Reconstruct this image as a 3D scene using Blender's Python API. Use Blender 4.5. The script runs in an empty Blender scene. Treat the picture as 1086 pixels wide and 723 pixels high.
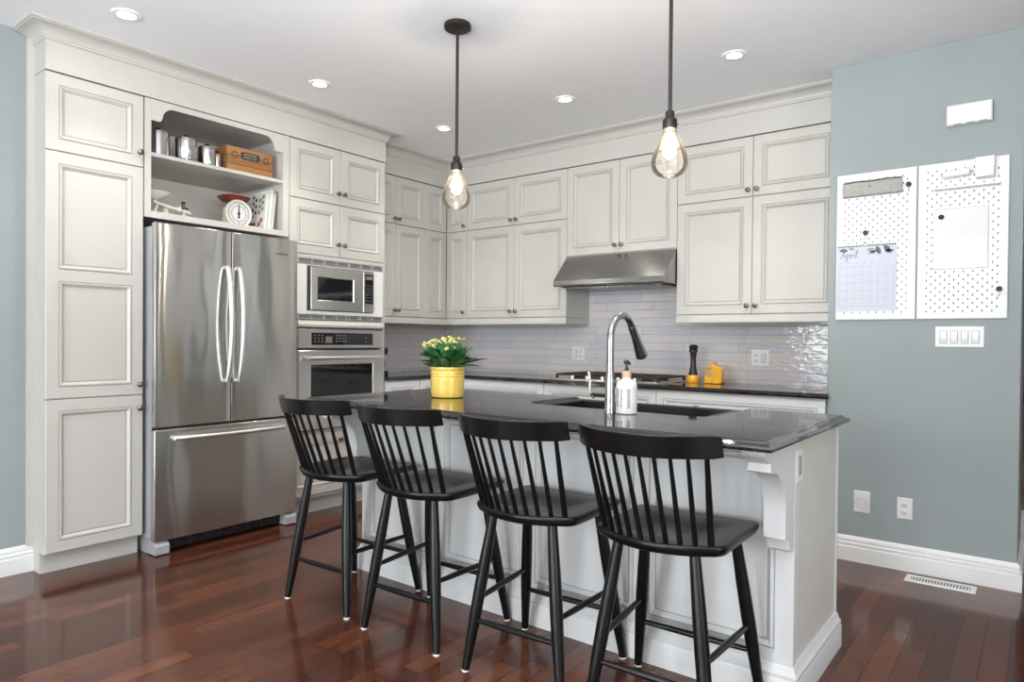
import bpy, bmesh, math, random
from mathutils import Vector, Matrix
R = math.radians
PI = math.pi
random.seed(7)
scene = bpy.context.scene
COL = scene.collection

# ------------------------------------------------------------------ camera
cam_d = bpy.data.cameras.new('camera')
cam = bpy.data.objects.new('camera', cam_d)
COL.objects.link(cam)
cam_d.sensor_fit = 'HORIZONTAL'
cam_d.sensor_width = 36.0
cam_d.lens = 36.0 * 723.12 / 1086.0
cam_d.shift_y = 6.47 / 1086.0
cam_d.clip_start = 0.05
_yaw, _pitch, _roll = 0.660355509, -0.0114202037, 0.00879106890
_f = Vector((-math.sin(_yaw), math.cos(_yaw), 0)); _r = Vector((math.cos(_yaw), math.sin(_yaw), 0)); _u = Vector((0, 0, 1))
_f, _u = _f * math.cos(_pitch) + _u * math.sin(_pitch), _u * math.cos(_pitch) - _f * math.sin(_pitch)
_r, _u = _r * math.cos(_roll) + _u * math.sin(_roll), _u * math.cos(_roll) - _r * math.sin(_roll)
cam.matrix_world = Matrix(((_r.x, _u.x, -_f.x, 0), (_r.y, _u.y, -_f.y, 0), (_r.z, _u.z, -_f.z, 1.205), (0, 0, 0, 1)))
scene.camera = cam

# ------------------------------------------------------------------ view, world, daylight, added fill
scene.view_settings.view_transform = 'Standard'
scene.view_settings.look = 'None'
scene.view_settings.gamma = 1.0
scene.view_settings.use_curve_mapping = False
scene.view_settings.exposure = 0.1
scene.cycles.max_bounces = 10
scene.cycles.diffuse_bounces = 6
scene.cycles.glossy_bounces = 5
scene.cycles.transmission_bounces = 8
scene.cycles.transparent_max_bounces = 12
scene.cycles.caustics_reflective = False
scene.cycles.caustics_refractive = False
scene.cycles.sample_clamp_indirect = 4.0
scene.cycles.use_denoising = True
scene.cycles.denoising_prefilter = 'ACCURATE'
scene.cycles.use_adaptive_sampling = False

world = bpy.data.worlds.new('sky'); scene.world = world
world.use_nodes = True
world.node_tree.nodes['Background'].inputs[0].default_value = (0.80, 0.90, 1.0, 1)
world.node_tree.nodes['Background'].inputs[1].default_value = 2.3

WINDOW_POWER = 95.0
SIDE_POWER = 78.0
POT_POWER = 36.0
BULB_POWER = 8.5
CEILING_FILL_POWER = 155.0

def area_light(name, loc, rot, sx, sy, power, color):
    d = bpy.data.lights.new(name, 'AREA'); d.shape = 'RECTANGLE'; d.size = sx; d.size_y = sy
    d.energy = power; d.color = color
    o = bpy.data.objects.new(name, d); COL.objects.link(o)
    o.location = loc; o.rotation_euler = rot
    return o
# daylight through the three windows behind the camera (north wall)
FRONT_WINDOWS = [(-3.3, -2.0, 1.45), (-1.5, -0.2, 0.95), (0.6, 1.9, 0.65)]
for a, b, k in FRONT_WINDOWS:
    area_light('window_daylight', ((a + b) / 2, -3.46, 1.22), (R(90), 0, 0), b - a - 0.06, 2.2, WINDOW_POWER * k, (0.95, 0.98, 1.0))
area_light('side_fill', (3.26, 0.3, 1.45), (R(90), 0, R(90)), 2.1, 1.84, SIDE_POWER, (1.0, 0.98, 0.95))  # added fill from the right, set in an invented side window

# added fill light near the camera, aimed up to brighten the ceiling
area_light('ceiling_fill', (-0.55, 0.30, 1.85), (R(180 - 12), 0, R(37.8)), 0.6, 0.6, CEILING_FILL_POWER, (0.93, 0.965, 1.0))

# ------------------------------------------------------------------ materials
def srgb(r, g, b):
    def c(v):
        v /= 255.0
        return v / 12.92 if v <= 0.04045 else ((v + 0.055) / 1.055) ** 2.4
    return (c(r), c(g), c(b), 1.0)

class NT:
    def __init__(self, name):
        self.m = bpy.data.materials.new(name); self.m.use_nodes = True
        self.t = self.m.node_tree; self.n = self.t.nodes; self.l = self.t.links
        self.b = self.n['Principled BSDF']; self.out = self.n['Material Output']
    def node(self, typ, **kw):
        n = self.n.new(typ)
        for k, v in kw.items(): setattr(n, k, v)
        return n
    def math(self, op, a, b=None):
        n = self.node('ShaderNodeMath', operation=op)
        for i, v in enumerate((a, b)):
            if v is None: continue
            if isinstance(v, (int, float)): n.inputs[i].default_value = v
            else: self.l.new(v, n.inputs[i])
        return n.outputs[0]
    def ramp(self, fac, stops):
        n = self.node('ShaderNodeValToRGB')
        e = n.color_ramp.elements
        while len(e) < len(stops): e.new(0.5)
        for i, (p, c) in enumerate(stops):
            e[i].position = p; e[i].color = c
        self.l.new(fac, n.inputs[0]); return n.outputs[0]
    def coords(self, kind='Object', scale=(1, 1, 1)):
        tc = self.node('ShaderNodeTexCoord'); mp = self.node('ShaderNodeMapping')
        mp.inputs['Scale'].default_value = scale
        self.l.new(tc.outputs[kind], mp.inputs[0]); return mp.outputs[0]
    def noise(self, vec, scale, detail=2.0, rough=0.5):
        n = self.node('ShaderNodeTexNoise'); n.inputs['Scale'].default_value = scale
        n.inputs['Detail'].default_value = detail; n.inputs['Roughness'].default_value = rough
        self.l.new(vec, n.inputs['Vector']); return n.outputs[0]
    def bump(self, h, strength, dist=0.01):
        n = self.node('ShaderNodeBump'); n.inputs['Strength'].default_value = strength
        n.inputs['Distance'].default_value = dist
        self.l.new(h, n.inputs['Height']); self.l.new(n.outputs[0], self.b.inputs['Normal']); return n

def plain(name, col, rough=0.5, metal=0.0, noise_amt=0.04, noise_scale=9.0, bump=0.0, bump_scale=120.0, spec=0.5, coat=0.0):
    t = NT(name)
    t.b.inputs['Roughness'].default_value = rough; t.b.inputs['Metallic'].default_value = metal
    t.b.inputs['Specular IOR Level'].default_value = spec
    if coat: t.b.inputs['Coat Weight'].default_value = coat; t.b.inputs['Coat Roughness'].default_value = 0.08
    v = t.coords()
    n = t.noise(v, noise_scale)
    lo = tuple(c * (1 - noise_amt) for c in col[:3]) + (1,); hi = tuple(min(1, c * (1 + noise_amt)) for c in col[:3]) + (1,)
    t.l.new(t.ramp(n, [(0.3, lo), (0.7, hi)]), t.b.inputs['Base Color'])
    if bump: t.bump(t.noise(v, bump_scale), bump, 0.002)
    return t.m

M = {}
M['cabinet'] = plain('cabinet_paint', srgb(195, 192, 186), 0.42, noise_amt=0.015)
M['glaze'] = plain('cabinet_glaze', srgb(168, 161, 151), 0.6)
M['inside'] = plain('cabinet_inside', srgb(200, 196, 190), 0.5, noise_amt=0.02)
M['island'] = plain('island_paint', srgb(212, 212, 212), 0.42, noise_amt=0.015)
M['island_groove'] = plain('island_groove', srgb(158, 157, 154), 0.6)  # darker grey for the grooves of the island front panel
M['island_end'] = plain('island_end_paint', srgb(206, 204, 197), 0.5, noise_amt=0.015)
M['trimwhite'] = plain('white_trim_paint', srgb(238, 238, 237), 0.38, noise_amt=0.01)
M['ceiling'] = plain('ceiling_paint', srgb(240, 241, 244), 0.9, noise_amt=0.01, bump=0.05)
M['wallblue'] = plain('blue_grey_wall_paint', srgb(148, 156, 156), 0.75, noise_amt=0.02, noise_scale=3, bump=0.06, bump_scale=160)
M['black'] = plain('black_stool_paint', srgb(12, 12, 13), 0.3, noise_amt=0.15, bump=0.06, bump_scale=60, spec=0.32)
M['dark_metal'] = plain('oil_rubbed_bronze', srgb(48, 43, 40), 0.45, metal=0.6, noise_amt=0.1)
M['pewter'] = plain('pewter', srgb(120, 114, 106), 0.3, metal=1.0, noise_amt=0.1)
M['black_glass'] = plain('black_glass', srgb(16, 16, 18), 0.06, noise_amt=0.05)
M['black_plastic'] = plain('black_plastic', srgb(26, 26, 28), 0.4, noise_amt=0.1)
M['grey_plastic'] = plain('grey_plastic', srgb(158, 160, 163), 0.5, noise_amt=0.03)
M['dark_grey'] = plain('dark_grey_metal', srgb(70, 71, 74), 0.4, metal=0.5, noise_amt=0.08)
M['white_plastic'] = plain('white_plastic', srgb(232, 232, 230), 0.4, noise_amt=0.01)
M['white_gloss'] = plain('white_gloss', srgb(222, 222, 220), 0.15, noise_amt=0.01)
M['ivory'] = plain('ivory_enamel', srgb(228, 224, 212), 0.25, noise_amt=0.03)
M['yellow'] = plain('yellow_glaze', srgb(238, 202, 96), 0.12, noise_amt=0.05, coat=0.5)
M['orange'] = plain('amber_glaze', srgb(236, 172, 48), 0.15, noise_amt=0.06, coat=0.5)
M['leaf'] = plain('succulent_leaf', srgb(62, 112, 66), 0.35, noise_amt=0.35, noise_scale=14)
M['blossom'] = plain('yellow_blossom', srgb(222, 216, 130), 0.6, noise_amt=0.25, noise_scale=60)
M['soil'] = plain('soil', srgb(58, 44, 34), 0.95, noise_amt=0.4, noise_scale=80)
M['red'] = plain('red_enamel', srgb(112, 28, 24), 0.3, noise_amt=0.1)
M['paper'] = plain('paper', srgb(200, 203, 214), 0.7, noise_amt=0.01)
M['ink'] = plain('dark_ink', srgb(52, 54, 60), 0.7)
M['grey_ink'] = plain('grey_ink', srgb(150, 152, 158), 0.7)
M['felt'] = plain('grey_felt', srgb(166, 164, 158), 0.9, noise_amt=0.12, noise_scale=60, bump=0.15, bump_scale=300)
M['wood_light'] = plain('light_bamboo', srgb(206, 172, 128), 0.5, noise_amt=0.1)
M['sink'] = plain('black_composite', srgb(20, 20, 21), 0.3, noise_amt=0.25, noise_scale=200)
M['cast_iron'] = plain('cast_iron', srgb(44, 38, 35), 0.45, metal=0.3, noise_amt=0.15)
M['pale_page'] = plain('book_page', srgb(232, 228, 218), 0.7, noise_amt=0.05)
M['rust'] = plain('rust_print', srgb(150, 62, 38), 0.6, noise_amt=0.3, noise_scale=40)
M['olive'] = plain('olive_print', srgb(150, 140, 100), 0.6, noise_amt=0.3, noise_scale=40)
M['copper'] = plain('copper_band', srgb(170, 112, 84), 0.3, metal=0.8)
M['dim_print'] = plain('dim_print', srgb(112, 112, 112), 0.4)
M['grille'] = plain('grille_grey', srgb(146, 146, 146), 0.45, metal=0.3)
M['leaf_grey'] = plain('leaf_grey_print', srgb(96, 99, 106), 0.7, noise_amt=.3, noise_scale=90)
def emission(name, col, strength):
    t = NT(name); e = t.node('ShaderNodeEmission'); e.inputs[0].default_value = col; e.inputs[1].default_value = strength
    t.l.new(e.outputs[0], t.out.inputs[0]); return t.m
M['lamp'] = emission('lamp_face', (1.0, 0.9, 0.75, 1), 120.0)
M['filament'] = emission('filament_glow', (1.0, 0.80, 0.50, 1), 22.0)

def stainless(name, rough, wav, base=(0.60, 0.585, 0.565, 1), aniso=0.75):
    t = NT(name)
    t.b.inputs['Base Color'].default_value = base
    t.b.inputs['Metallic'].default_value = 1.0; t.b.inputs['Roughness'].default_value = rough
    t.b.inputs['Anisotropic'].default_value = aniso
    t.b.inputs['Anisotropic Rotation'].default_value = 0.25
    tg = t.node('ShaderNodeTangent', direction_type='RADIAL', axis='Z')
    t.l.new(tg.outputs[0], t.b.inputs['Tangent'])
    v = t.coords(scale=(1, 1, 0.32))
    n1 = t.noise(v, 4.2, 1.0)
    v2 = t.coords(scale=(3, 3, 260))
    n2 = t.noise(v2, 3.0, 2.0)
    rr = t.math('ADD', t.math('MULTIPLY', n2, 0.02), rough - 0.01)
    t.l.new(rr, t.b.inputs['Roughness'])
    t.bump(n1, wav, 0.05)
    return t.m
M['steel_door'] = stainless('brushed_steel_panel', 0.2, 0.24, (0.60, 0.585, 0.56, 1), aniso=0.95)
M['steel'] = stainless('brushed_steel', 0.24, 0.02)
M['steel_dark'] = stainless('brushed_steel_hood', 0.24, 0.06, (0.36, 0.35, 0.34, 1), 0.7)
M['nickel'] = plain('brushed_nickel', (0.36, 0.345, 0.33, 1), 0.27, metal=1.0, noise_amt=0.03)
M['handle'] = plain('satin_handle', (0.72, 0.72, 0.72, 1), 0.38, metal=1.0, noise_amt=0.02)
M['tin'] = stainless('spun_tin', 0.22, 0.0, (0.46, 0.46, 0.47, 1), 0.3)

def glass_mat(name, tint, gloss, haze=0.0):
    t = NT(name)
    tr = t.node('ShaderNodeBsdfTransparent'); tr.inputs[0].default_value = tint
    gl = t.node('ShaderNodeBsdfGlossy'); gl.inputs['Roughness'].default_value = 0.03
    fr = t.node('ShaderNodeFresnel'); fr.inputs[0].default_value = gloss
    mx = t.node('ShaderNodeMixShader')
    t.l.new(fr.outputs[0], mx.inputs[0]); t.l.new(tr.outputs[0], mx.inputs[1]); t.l.new(gl.outputs[0], mx.inputs[2])
    last = mx.outputs[0]
    if haze:
        tl = t.node('ShaderNodeBsdfTranslucent'); tl.inputs[0].default_value = (1.0, 0.93, 0.82, 1)
        m2 = t.node('ShaderNodeMixShader'); m2.inputs[0].default_value = haze
        t.l.new(last, m2.inputs[1]); t.l.new(tl.outputs[0], m2.inputs[2]); last = m2.outputs[0]
    t.l.new(last, t.out.inputs[0]); return t.m
M['glass'] = glass_mat('clear_glass', (0.99, 0.985, 0.97, 1), 1.33, 0.012)
M['pane'] = glass_mat('window_pane', (0.97, 0.98, 0.98, 1), 1.3)

def board_mat(name, U, V, rowh, length, colors, joint_col, joint, rough, bump_s, grain, jitter=True, wav=0.0, spec=0.5):
    """boards or tiles: rows of height rowh along axis V, pieces of given length along axis U."""
    t = NT(name)
    tc = t.node('ShaderNodeTexCoord'); sx = t.node('ShaderNodeSeparateXYZ'); t.l.new(tc.outputs['Object'], sx.inputs[0])
    u, v = sx.outputs[U], sx.outputs[V]
    vr = t.math('DIVIDE', v, rowh); row = t.math('FLOOR', vr); fv = t.math('FRACT', vr)
    wn = t.node('ShaderNodeTexWhiteNoise', noise_dimensions='1D'); t.l.new(row, wn.inputs['W'])
    off = t.math('MULTIPLY', wn.outputs['Value'], 7.31 if jitter else 1.0)
    ur = t.math('ADD', t.math('DIVIDE', u, length), off); pc = t.math('FLOOR', ur); fu = t.math('FRACT', ur)
    cmb = t.node('ShaderNodeCombineXYZ'); t.l.new(row, cmb.inputs[0]); t.l.new(pc, cmb.inputs[1])
    w2 = t.node('ShaderNodeTexWhiteNoise', noise_dimensions='2D'); t.l.new(cmb.outputs[0], w2.inputs['Vector'])
    val = w2.outputs['Value']
    # joints
    dv = t.math('MULTIPLY', t.math('MINIMUM', fv, t.math('SUBTRACT', 1.0, fv)), rowh)
    du = t.math('MULTIPLY', t.math('MINIMUM', fu, t.math('SUBTRACT', 1.0, fu)), length)
    d = t.math('MINIMUM', dv, du)
    edge = t.math('MINIMUM', t.math('DIVIDE', d, joint), 1.0)
    # grain
    sc = [1.0, 1.0, 1.0]; sc[U] = grain[0]; sc[V] = grain[1]
    off3 = t.node('ShaderNodeVectorMath', operation='SCALE'); t.l.new(w2.outputs['Color'], off3.inputs[0]); off3.inputs['Scale'].default_value = 13.0
    mp = t.node('ShaderNodeMapping'); mp.inputs['Scale'].default_value = sc
    t.l.new(tc.outputs['Object'], mp.inputs[0])
    ad = t.node('ShaderNodeVectorMath', operation='ADD'); t.l.new(mp.outputs[0], ad.inputs[0]); t.l.new(off3.outputs[0], ad.inputs[1])
    g = t.noise(ad.outputs[0], 1.0, 4.0, 0.6)
    f = t.math('ADD', t.math('MULTIPLY', val, 0.62), t.math('MULTIPLY', g, 0.38))
    col = t.ramp(f, colors)
    mix = t.node('ShaderNodeMix', data_type='RGBA'); t.l.new(edge, mix.inputs['Factor'])
    mix.inputs[6].default_value = joint_col; t.l.new(col, mix.inputs[7])
    t.l.new(mix.outputs[2], t.b.inputs['Base Color'])
    t.b.inputs['Specular IOR Level'].default_value = spec
    t.l.new(t.math('ADD', t.math('MULTIPLY', g, 0.02), rough), t.b.inputs['Roughness'])
    h = edge
    if wav:
        h = t.math('ADD', t.math('MULTIPLY', edge, 0.3), t.math('MULTIPLY', t.noise(ad.outputs[0], 2.2, 2.0), wav))
    else:
        h = edge
    t.bump(h, bump_s, 0.004)
    return t.m
M['floor'] = board_mat('cherry_floor_boards', 1, 0, 0.0835, 0.62,
    [(0.12, srgb(56, 29, 20)), (0.4, srgb(74, 40, 27)), (0.62, srgb(85, 46, 30)), (0.92, srgb(108, 62, 42))],
    srgb(20, 10, 7), 0.0032, 0.12, 0.04, (2.2, 40.0), spec=0.45)
TILE = [(0.1, srgb(196, 195, 201)), (0.42, srgb(208, 205, 208)), (0.68, srgb(215, 207, 204)), (0.95, srgb(223, 208, 200))]
M['tile_back'] = board_mat('glazed_tile', 0, 2, 0.0625, 0.40, TILE, srgb(150, 146, 146), 0.0022, 0.08, 0.8, (7.0, 22.0), wav=0.9)
M['tile_left'] = board_mat('glazed_tile_side', 1, 2, 0.0625, 0.40, TILE, srgb(150, 146, 146), 0.0022, 0.08, 0.8, (7.0, 22.0), wav=0.9)
M['brick_blind'] = board_mat('woven_brown_slats', 0, 2, 0.036, 0.25, [(0.2, srgb(120, 92, 74)), (0.9, srgb(168, 136, 112))], srgb(70, 50, 40), 0.004, 0.6, 0.4, (8, 60))
M['crate'] = board_mat('old_crate_wood', 1, 2, 0.056, 2.0, [(0.36, srgb(58, 34, 18)), (0.46, srgb(116, 74, 40)), (0.56, srgb(146, 98, 56)), (0.75, srgb(168, 118, 72))], srgb(44, 26, 14), 0.003, 0.55, 0.3, (4, 70))

def granite():
    t = NT('black_granite')
    v = t.coords()
    vo = t.node('ShaderNodeTexVoronoi'); vo.inputs['Scale'].default_value = 260.0; t.l.new(v, vo.inputs['Vector'])
    n = t.noise(v, 40, 3)
    f = t.math('MULTIPLY', vo.outputs['Distance'], n)
    t.l.new(t.ramp(f, [(0.05, srgb(14, 12, 12)), (0.3, srgb(32, 27, 25)), (0.6, srgb(66, 54, 47))]), t.b.inputs['Base Color'])
    t.b.inputs['Roughness'].default_value = 0.045
    t.b.inputs['IOR'].default_value = 1.6
    return t.m
M['granite'] = granite()

# ------------------------------------------------------------------ mesh builder
class MB:
    def __init__(self): self.v = []; self.f = []; self.mi = []
    def add(self, vs, fs, mi=0):
        o = len(self.v)
        self.v += [tuple(p) for p in vs]
        for f in fs: self.f.append([i + o for i in f]); self.mi.append(mi)
        return self
    def box(self, x0, x1, y0, y1, z0, z1, mi=0):
        return self.add([(x0,y0,z0),(x1,y0,z0),(x1,y1,z0),(x0,y1,z0),(x0,y0,z1),(x1,y0,z1),(x1,y1,z1),(x0,y1,z1)],
            [(0,3,2,1),(4,5,6,7),(0,1,5,4),(1,2,6,5),(2,3,7,6),(3,0,4,7)], mi)
    def prism(self, poly, fn, a, b, mi=0):
        n = len(poly)
        return self.add([fn(p, q, a) for p, q in poly] + [fn(p, q, b) for p, q in poly],
            [tuple(range(n)), tuple(range(2*n-1, n-1, -1))] + [(i, (i+1) % n, n+(i+1) % n, n+i) for i in range(n)], mi)
    def lathe(self, prof, fn=None, seg=24, mi=0, close=True):
        """prof: (radius, height); fn maps (x, y, h) to the world"""
        fn = fn or (lambda x, y, h: (x, y, h))
        vs = []; fs = []
        for r, h in prof:
            for k in range(seg):
                a = 2*PI*k/seg; vs.append(fn(r*math.cos(a), r*math.sin(a), h))
        for i in range(len(prof)-1):
            for k in range(seg):
                k2 = (k+1) % seg; fs.append((i*seg+k, i*seg+k2, (i+1)*seg+k2, (i+1)*seg+k))
        if close:
            if prof[0][0] > 1e-6: fs.append(tuple(range(seg-1, -1, -1)))
            if prof[-1][0] > 1e-6: fs.append(tuple(range((len(prof)-1)*seg, len(prof)*seg)))
        return self.add(vs, fs, mi)
    def tube(self, pts, rad, seg=12, mi=0, caps=True, flat=1.0):
        pts = [Vector(p) for p in pts]; n = len(pts)
        if isinstance(rad, (int, float)): rad = [rad]*n
        vs = []; fs = []; prev = None
        for i, p in enumerate(pts):
            d = (pts[min(i+1, n-1)] - pts[max(i-1, 0)]).normalized()
            if prev is None:
                ref = Vector((0, 0, 1)) if abs(d.z) < 0.9 else Vector((0, 1, 0))
                a = (ref - d*ref.dot(d)).normalized()
            else: a = (prev - d*prev.dot(d)).normalized()
            prev = a; b = d.cross(a)
            for k in range(seg):
                t = 2*PI*k/seg; vs.append(p + a*math.cos(t)*rad[i] + b*math.sin(t)*rad[i]*flat)
        for i in range(n-1):
            for k in range(seg):
                k2 = (k+1) % seg; fs.append((i*seg+k, i*seg+k2, (i+1)*seg+k2, (i+1)*seg+k))
        if caps: fs += [tuple(range(seg-1, -1, -1)), tuple(range((n-1)*seg, n*seg))]
        return self.add(vs, fs, mi)
    def loops(self, loops, mis=None, cap0=True, cap1=True, mi=0):
        n = len(loops[0]); o = len(self.v)
        for L in loops: self.v += [tuple(p) for p in L]
        for i in range(len(loops)-1):
            m = mis[i] if mis else mi
            for k in range(n):
                k2 = (k+1) % n; self.f.append([o+i*n+k, o+i*n+k2, o+(i+1)*n+k2, o+(i+1)*n+k]); self.mi.append(m)
        if cap0: self.f.append([o+k for k in range(n-1, -1, -1)]); self.mi.append(mi)
        if cap1: self.f.append([o+(len(loops)-1)*n+k for k in range(n)]); self.mi.append(mi)
        return self
    def build(self, name, mat, parent=None, bevel=0.0, loc=None, angle=35, subd=0, keep=False):
        me = bpy.data.meshes.new(name)
        base = Vector((0, 0, 0))
        if parent is not None: base = world_loc(parent)
        elif loc is not None: base = Vector(loc)
        me.from_pydata([tuple(Vector(p) - base) for p in self.v], [], self.f)
        mats = mat if isinstance(mat, (list, tuple)) else [mat]
        for m in mats: me.materials.append(m)
        for p, i in zip(me.polygons, self.mi): p.material_index = min(i, len(mats)-1)
        if not keep:
            bm = bmesh.new(); bm.from_mesh(me)
            bmesh.ops.recalc_face_normals(bm, faces=bm.faces); bm.to_mesh(me); bm.free()
        me.shade_smooth(); me.set_sharp_from_angle(angle=R(angle))
        o = bpy.data.objects.new(name, me); COL.objects.link(o)
        if parent is not None: o.parent = parent
        else: o.location = base
        if bevel:
            b = o.modifiers.new('bevel', 'BEVEL'); b.width = bevel; b.segments = 2; b.limit_method = 'ANGLE'; b.angle_limit = R(40)
            b.harden_normals = False
        if subd:
            s = o.modifiers.new('sub', 'SUBSURF'); s.levels = subd; s.render_levels = subd
        return o

def world_loc(o):
    p = Vector(o.location)
    while o.parent is not None: o = o.parent; p = p + Vector(o.location)
    return p
def thing(name, label, cat, loc, group=None):
    o = bpy.data.objects.new(name, None); COL.objects.link(o); o.location = loc; o.empty_display_size = 0.05
    return tag(o, label, cat, group)
def tag(o, label, cat, group=None):
    o['label'] = label; o['category'] = cat
    if group: o['group'] = group
    return o
def struct(o):
    o['kind'] = 'structure'; return o
def children(o): return [c for c in scene.objects if c.parent == o]

def TL(y0, z0, xf): return lambda u, v, d: (xf + d, y0 + u, z0 + v)       # faces +x
def TB(x0, z0, yf): return lambda u, v, d: (x0 + u, yf - d, z0 + v)       # faces -y
def rect(T, u0, u1, v0, v1, d): return [T(u0, v0, d), T(u1, v0, d), T(u1, v1, d), T(u0, v1, d)]

PROFILE = [(0, 0, 0), (.0015, -.004, 1), (.0045, -.004, 1), (.007, .0025, 0), (.013, .002, 0), (.018, -.004, 0), (.023, -.0075, 0), (.0245, -.010, 1), (.028, -.010, 1), (.031, -.007, 0)]
def panel_door(T, w, h, t=0.02, fr=0.056, splits=(), prof=PROFILE, frt=None, b=None):
    """frame and panel front: face at d=0, back at d=-t"""
    b = b or MB(); e = 0.0025; frt = fr if frt is None else frt
    # side walls and eased edge
    b.loops([rect(T, 0, w, 0, h, -t), rect(T, 0, w, 0, h, -e), rect(T, e, w-e, e, h-e, 0)], cap0=True, cap1=False)
    vs = [frt]
    for s in splits: vs += [s - fr/2, s + fr/2]
    vs.append(h - frt)
    cells = [(vs[i], vs[i+1]) for i in range(0, len(vs), 2)]
    def q(u0, u1, v0, v1): b.add(rect(T, u0, u1, v0, v1, 0), [(0, 1, 2, 3)])
    q(e, fr, e, h-e); q(w-fr, w-e, e, h-e)
    bounds = [e] + [x for c in cells for x in c] + [h-e]
    for i in range(0, len(bounds), 2): q(fr, w-fr, bounds[i], bounds[i+1])
    for v0, v1 in cells:
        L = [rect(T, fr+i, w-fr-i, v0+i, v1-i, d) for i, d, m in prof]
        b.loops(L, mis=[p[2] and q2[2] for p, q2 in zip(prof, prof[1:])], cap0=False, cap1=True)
    return b
def knob(T, u, v, parent, mat='pewter', name='knob'):
    fn = lambda x, y, h: T(u + x, v + y, h)
    b = MB().lathe([(.009, 0), (.009, .002), (.0055, .005), (.005, .012), (.012, .017), (.0155, .021), (.015, .026), (.010, .030), (0, .0315)], fn, 16)
    return b.build(name, M[mat], parent)
CAB = lambda: [M['cabinet'], M['glaze']]

def sweep(path, prof, closed=False):
    """path: xy points, outward = right of travel; prof: (offset, z)"""
    n = len(path); P = [Vector((p[0], p[1])) for p in path]; outs = []
    for i in range(n):
        ds = []
        if i > 0 or closed: ds.append((P[i] - P[i-1]).normalized())
        if i < n-1 or closed: ds.append((P[(i+1) % n] - P[i]).normalized())
        ns = [Vector((d.y, -d.x)) for d in ds]
        if len(ns) == 1: outs.append(ns[0])
        else:
            m = (ns[0] + ns[1]); m = m / max(1e-6, m.dot(ns[0])); outs.append(m)
    b = MB(); k = len(prof); o = 0
    vs = [(P[i].x + outs[i].x*d, P[i].y + outs[i].y*d, z) for i in range(n) for d, z in prof]
    fs = []
    rng = n if closed else n-1
    for i in range(rng):
        j = (i+1) % n
        for a in range(k):
            c = (a+1) % k; fs.append((i*k+a, j*k+a, j*k+c, i*k+c))
    if not closed: fs += [tuple(range(k)), tuple(range((n-1)*k+k-1, (n-1)*k-1, -1))]
    return b.add(vs, fs)

# ------------------------------------------------------------------ room shell
CZ = 2.74
struct(MB().box(-4.6, 3.3, -3.5, 4.85, -0.05, 0).build('floor', M['floor']))
struct(MB().box(-4.6, 3.3, -3.5, 4.85, CZ, CZ+0.08).build('ceiling', M['ceiling']))
struct(MB().box(-4.6, -0.952, 4.73, 4.85, 0, CZ).build('wall_back', M['wallblue']))
struct(MB().box(-4.6, -4.5, 1.25, 4.73, 0, CZ).build('wall_left', M['wallblue']))
struct(MB().box(-4.6, -4.08, -3.4, 1.235, 0, CZ).build('wall_left_front', M['wallblue']))
struct(MB().box(-0.952, -0.078, 4.127, 4.85, 0, CZ).build('wall_right', M['wallblue'], bevel=0.004))
def wall_with_holes(name, fn, a0, a1, z1, holes, t0, t1):
    b = MB(); edges = sorted(holes); cur = a0
    def bx(u0, u1, w0, w1):
        pts = [fn(u, t, w) for w in (w0, w1) for t in (t0, t1) for u in (u0, u1)]
        b.add(pts, [(0,1,3,2),(4,6,7,5),(0,4,5,1),(2,3,7,6),(0,2,6,4),(1,5,7,3)])
    for h0, h1, w0, w1 in edges:
        bx(cur, h0, 0, z1); bx(h0, h1, 0, w0); bx(h0, h1, w1, z1); cur = h1
    bx(cur, a1, 0, z1)
    return b
struct(wall_with_holes('wall_front', lambda u, t, w: (u, t, w), -4.6, 3.3, CZ, [(a, b, 0.08, 2.36) for a, b, k in FRONT_WINDOWS], -3.5, -3.4).build('wall_front', M['wallblue']))
struct(wall_with_holes('wall_side', lambda u, t, w: (t, u, w), -3.4, 4.73, CZ, [(-0.8, 1.4, 0.5, 2.4)], 3.2, 3.3).build('wall_side', M['wallblue']))
struct(wall_with_holes('wall_back_right', lambda u, t, w: (u, t, w), -0.078, 3.3, CZ, [(0.0, 1.5, 0.32, 2.45)], 4.73, 4.85).build('wall_back_right', M['trimwhite']))
def window(n, fn, u0, u1, w0, w1, t0, t1):
    b = MB()
    def bx(a0, a1, c0, c1, tt0=t0, tt1=t1, m=b):
        pts = [fn(u, t, w) for w in (c0, c1) for t in (tt0, tt1) for u in (a0, a1)]
        m.add(pts, [(0,1,3,2),(4,6,7,5),(0,4,5,1),(2,3,7,6),(0,2,6,4),(1,5,7,3)])
    f = 0.05
    bx(u0, u1, w0, w0+f); bx(u0, u1, w1-f, w1); bx(u0, u0+f, w0+f, w1-f); bx(u1-f, u1, w0+f, w1-f)
    m = (u0+u1)/2; bx(m-0.02, m+0.02, w0+f, w1-f)
    o = struct(b.build('window_%d' % n, M['trimwhite']))
    g = MB(); tm = (t0+t1)/2
    bx(u0+f, m-0.02, w0+f, w1-f, tm-.003, tm+.003, g); bx(m+.02, u1-f, w0+f, w1-f, tm-.003, tm+.003, g)
    g.build('pane', M['pane'], o)
for i, (a, b, k) in enumerate(FRONT_WINDOWS): window(i+1, lambda u, t, w: (u, t, w), a, b, 0.08, 2.36, -3.45, -3.4)
window(4, lambda u, t, w: (t, u, w), -0.8, 1.4, 0.5, 2.4, 3.2, 3.25)  # invented opening that carries the added side fill
window(5, lambda u, t, w: (u, t, w), 0.0, 1.5, 0.32, 2.45, 4.76, 4.82)

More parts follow.
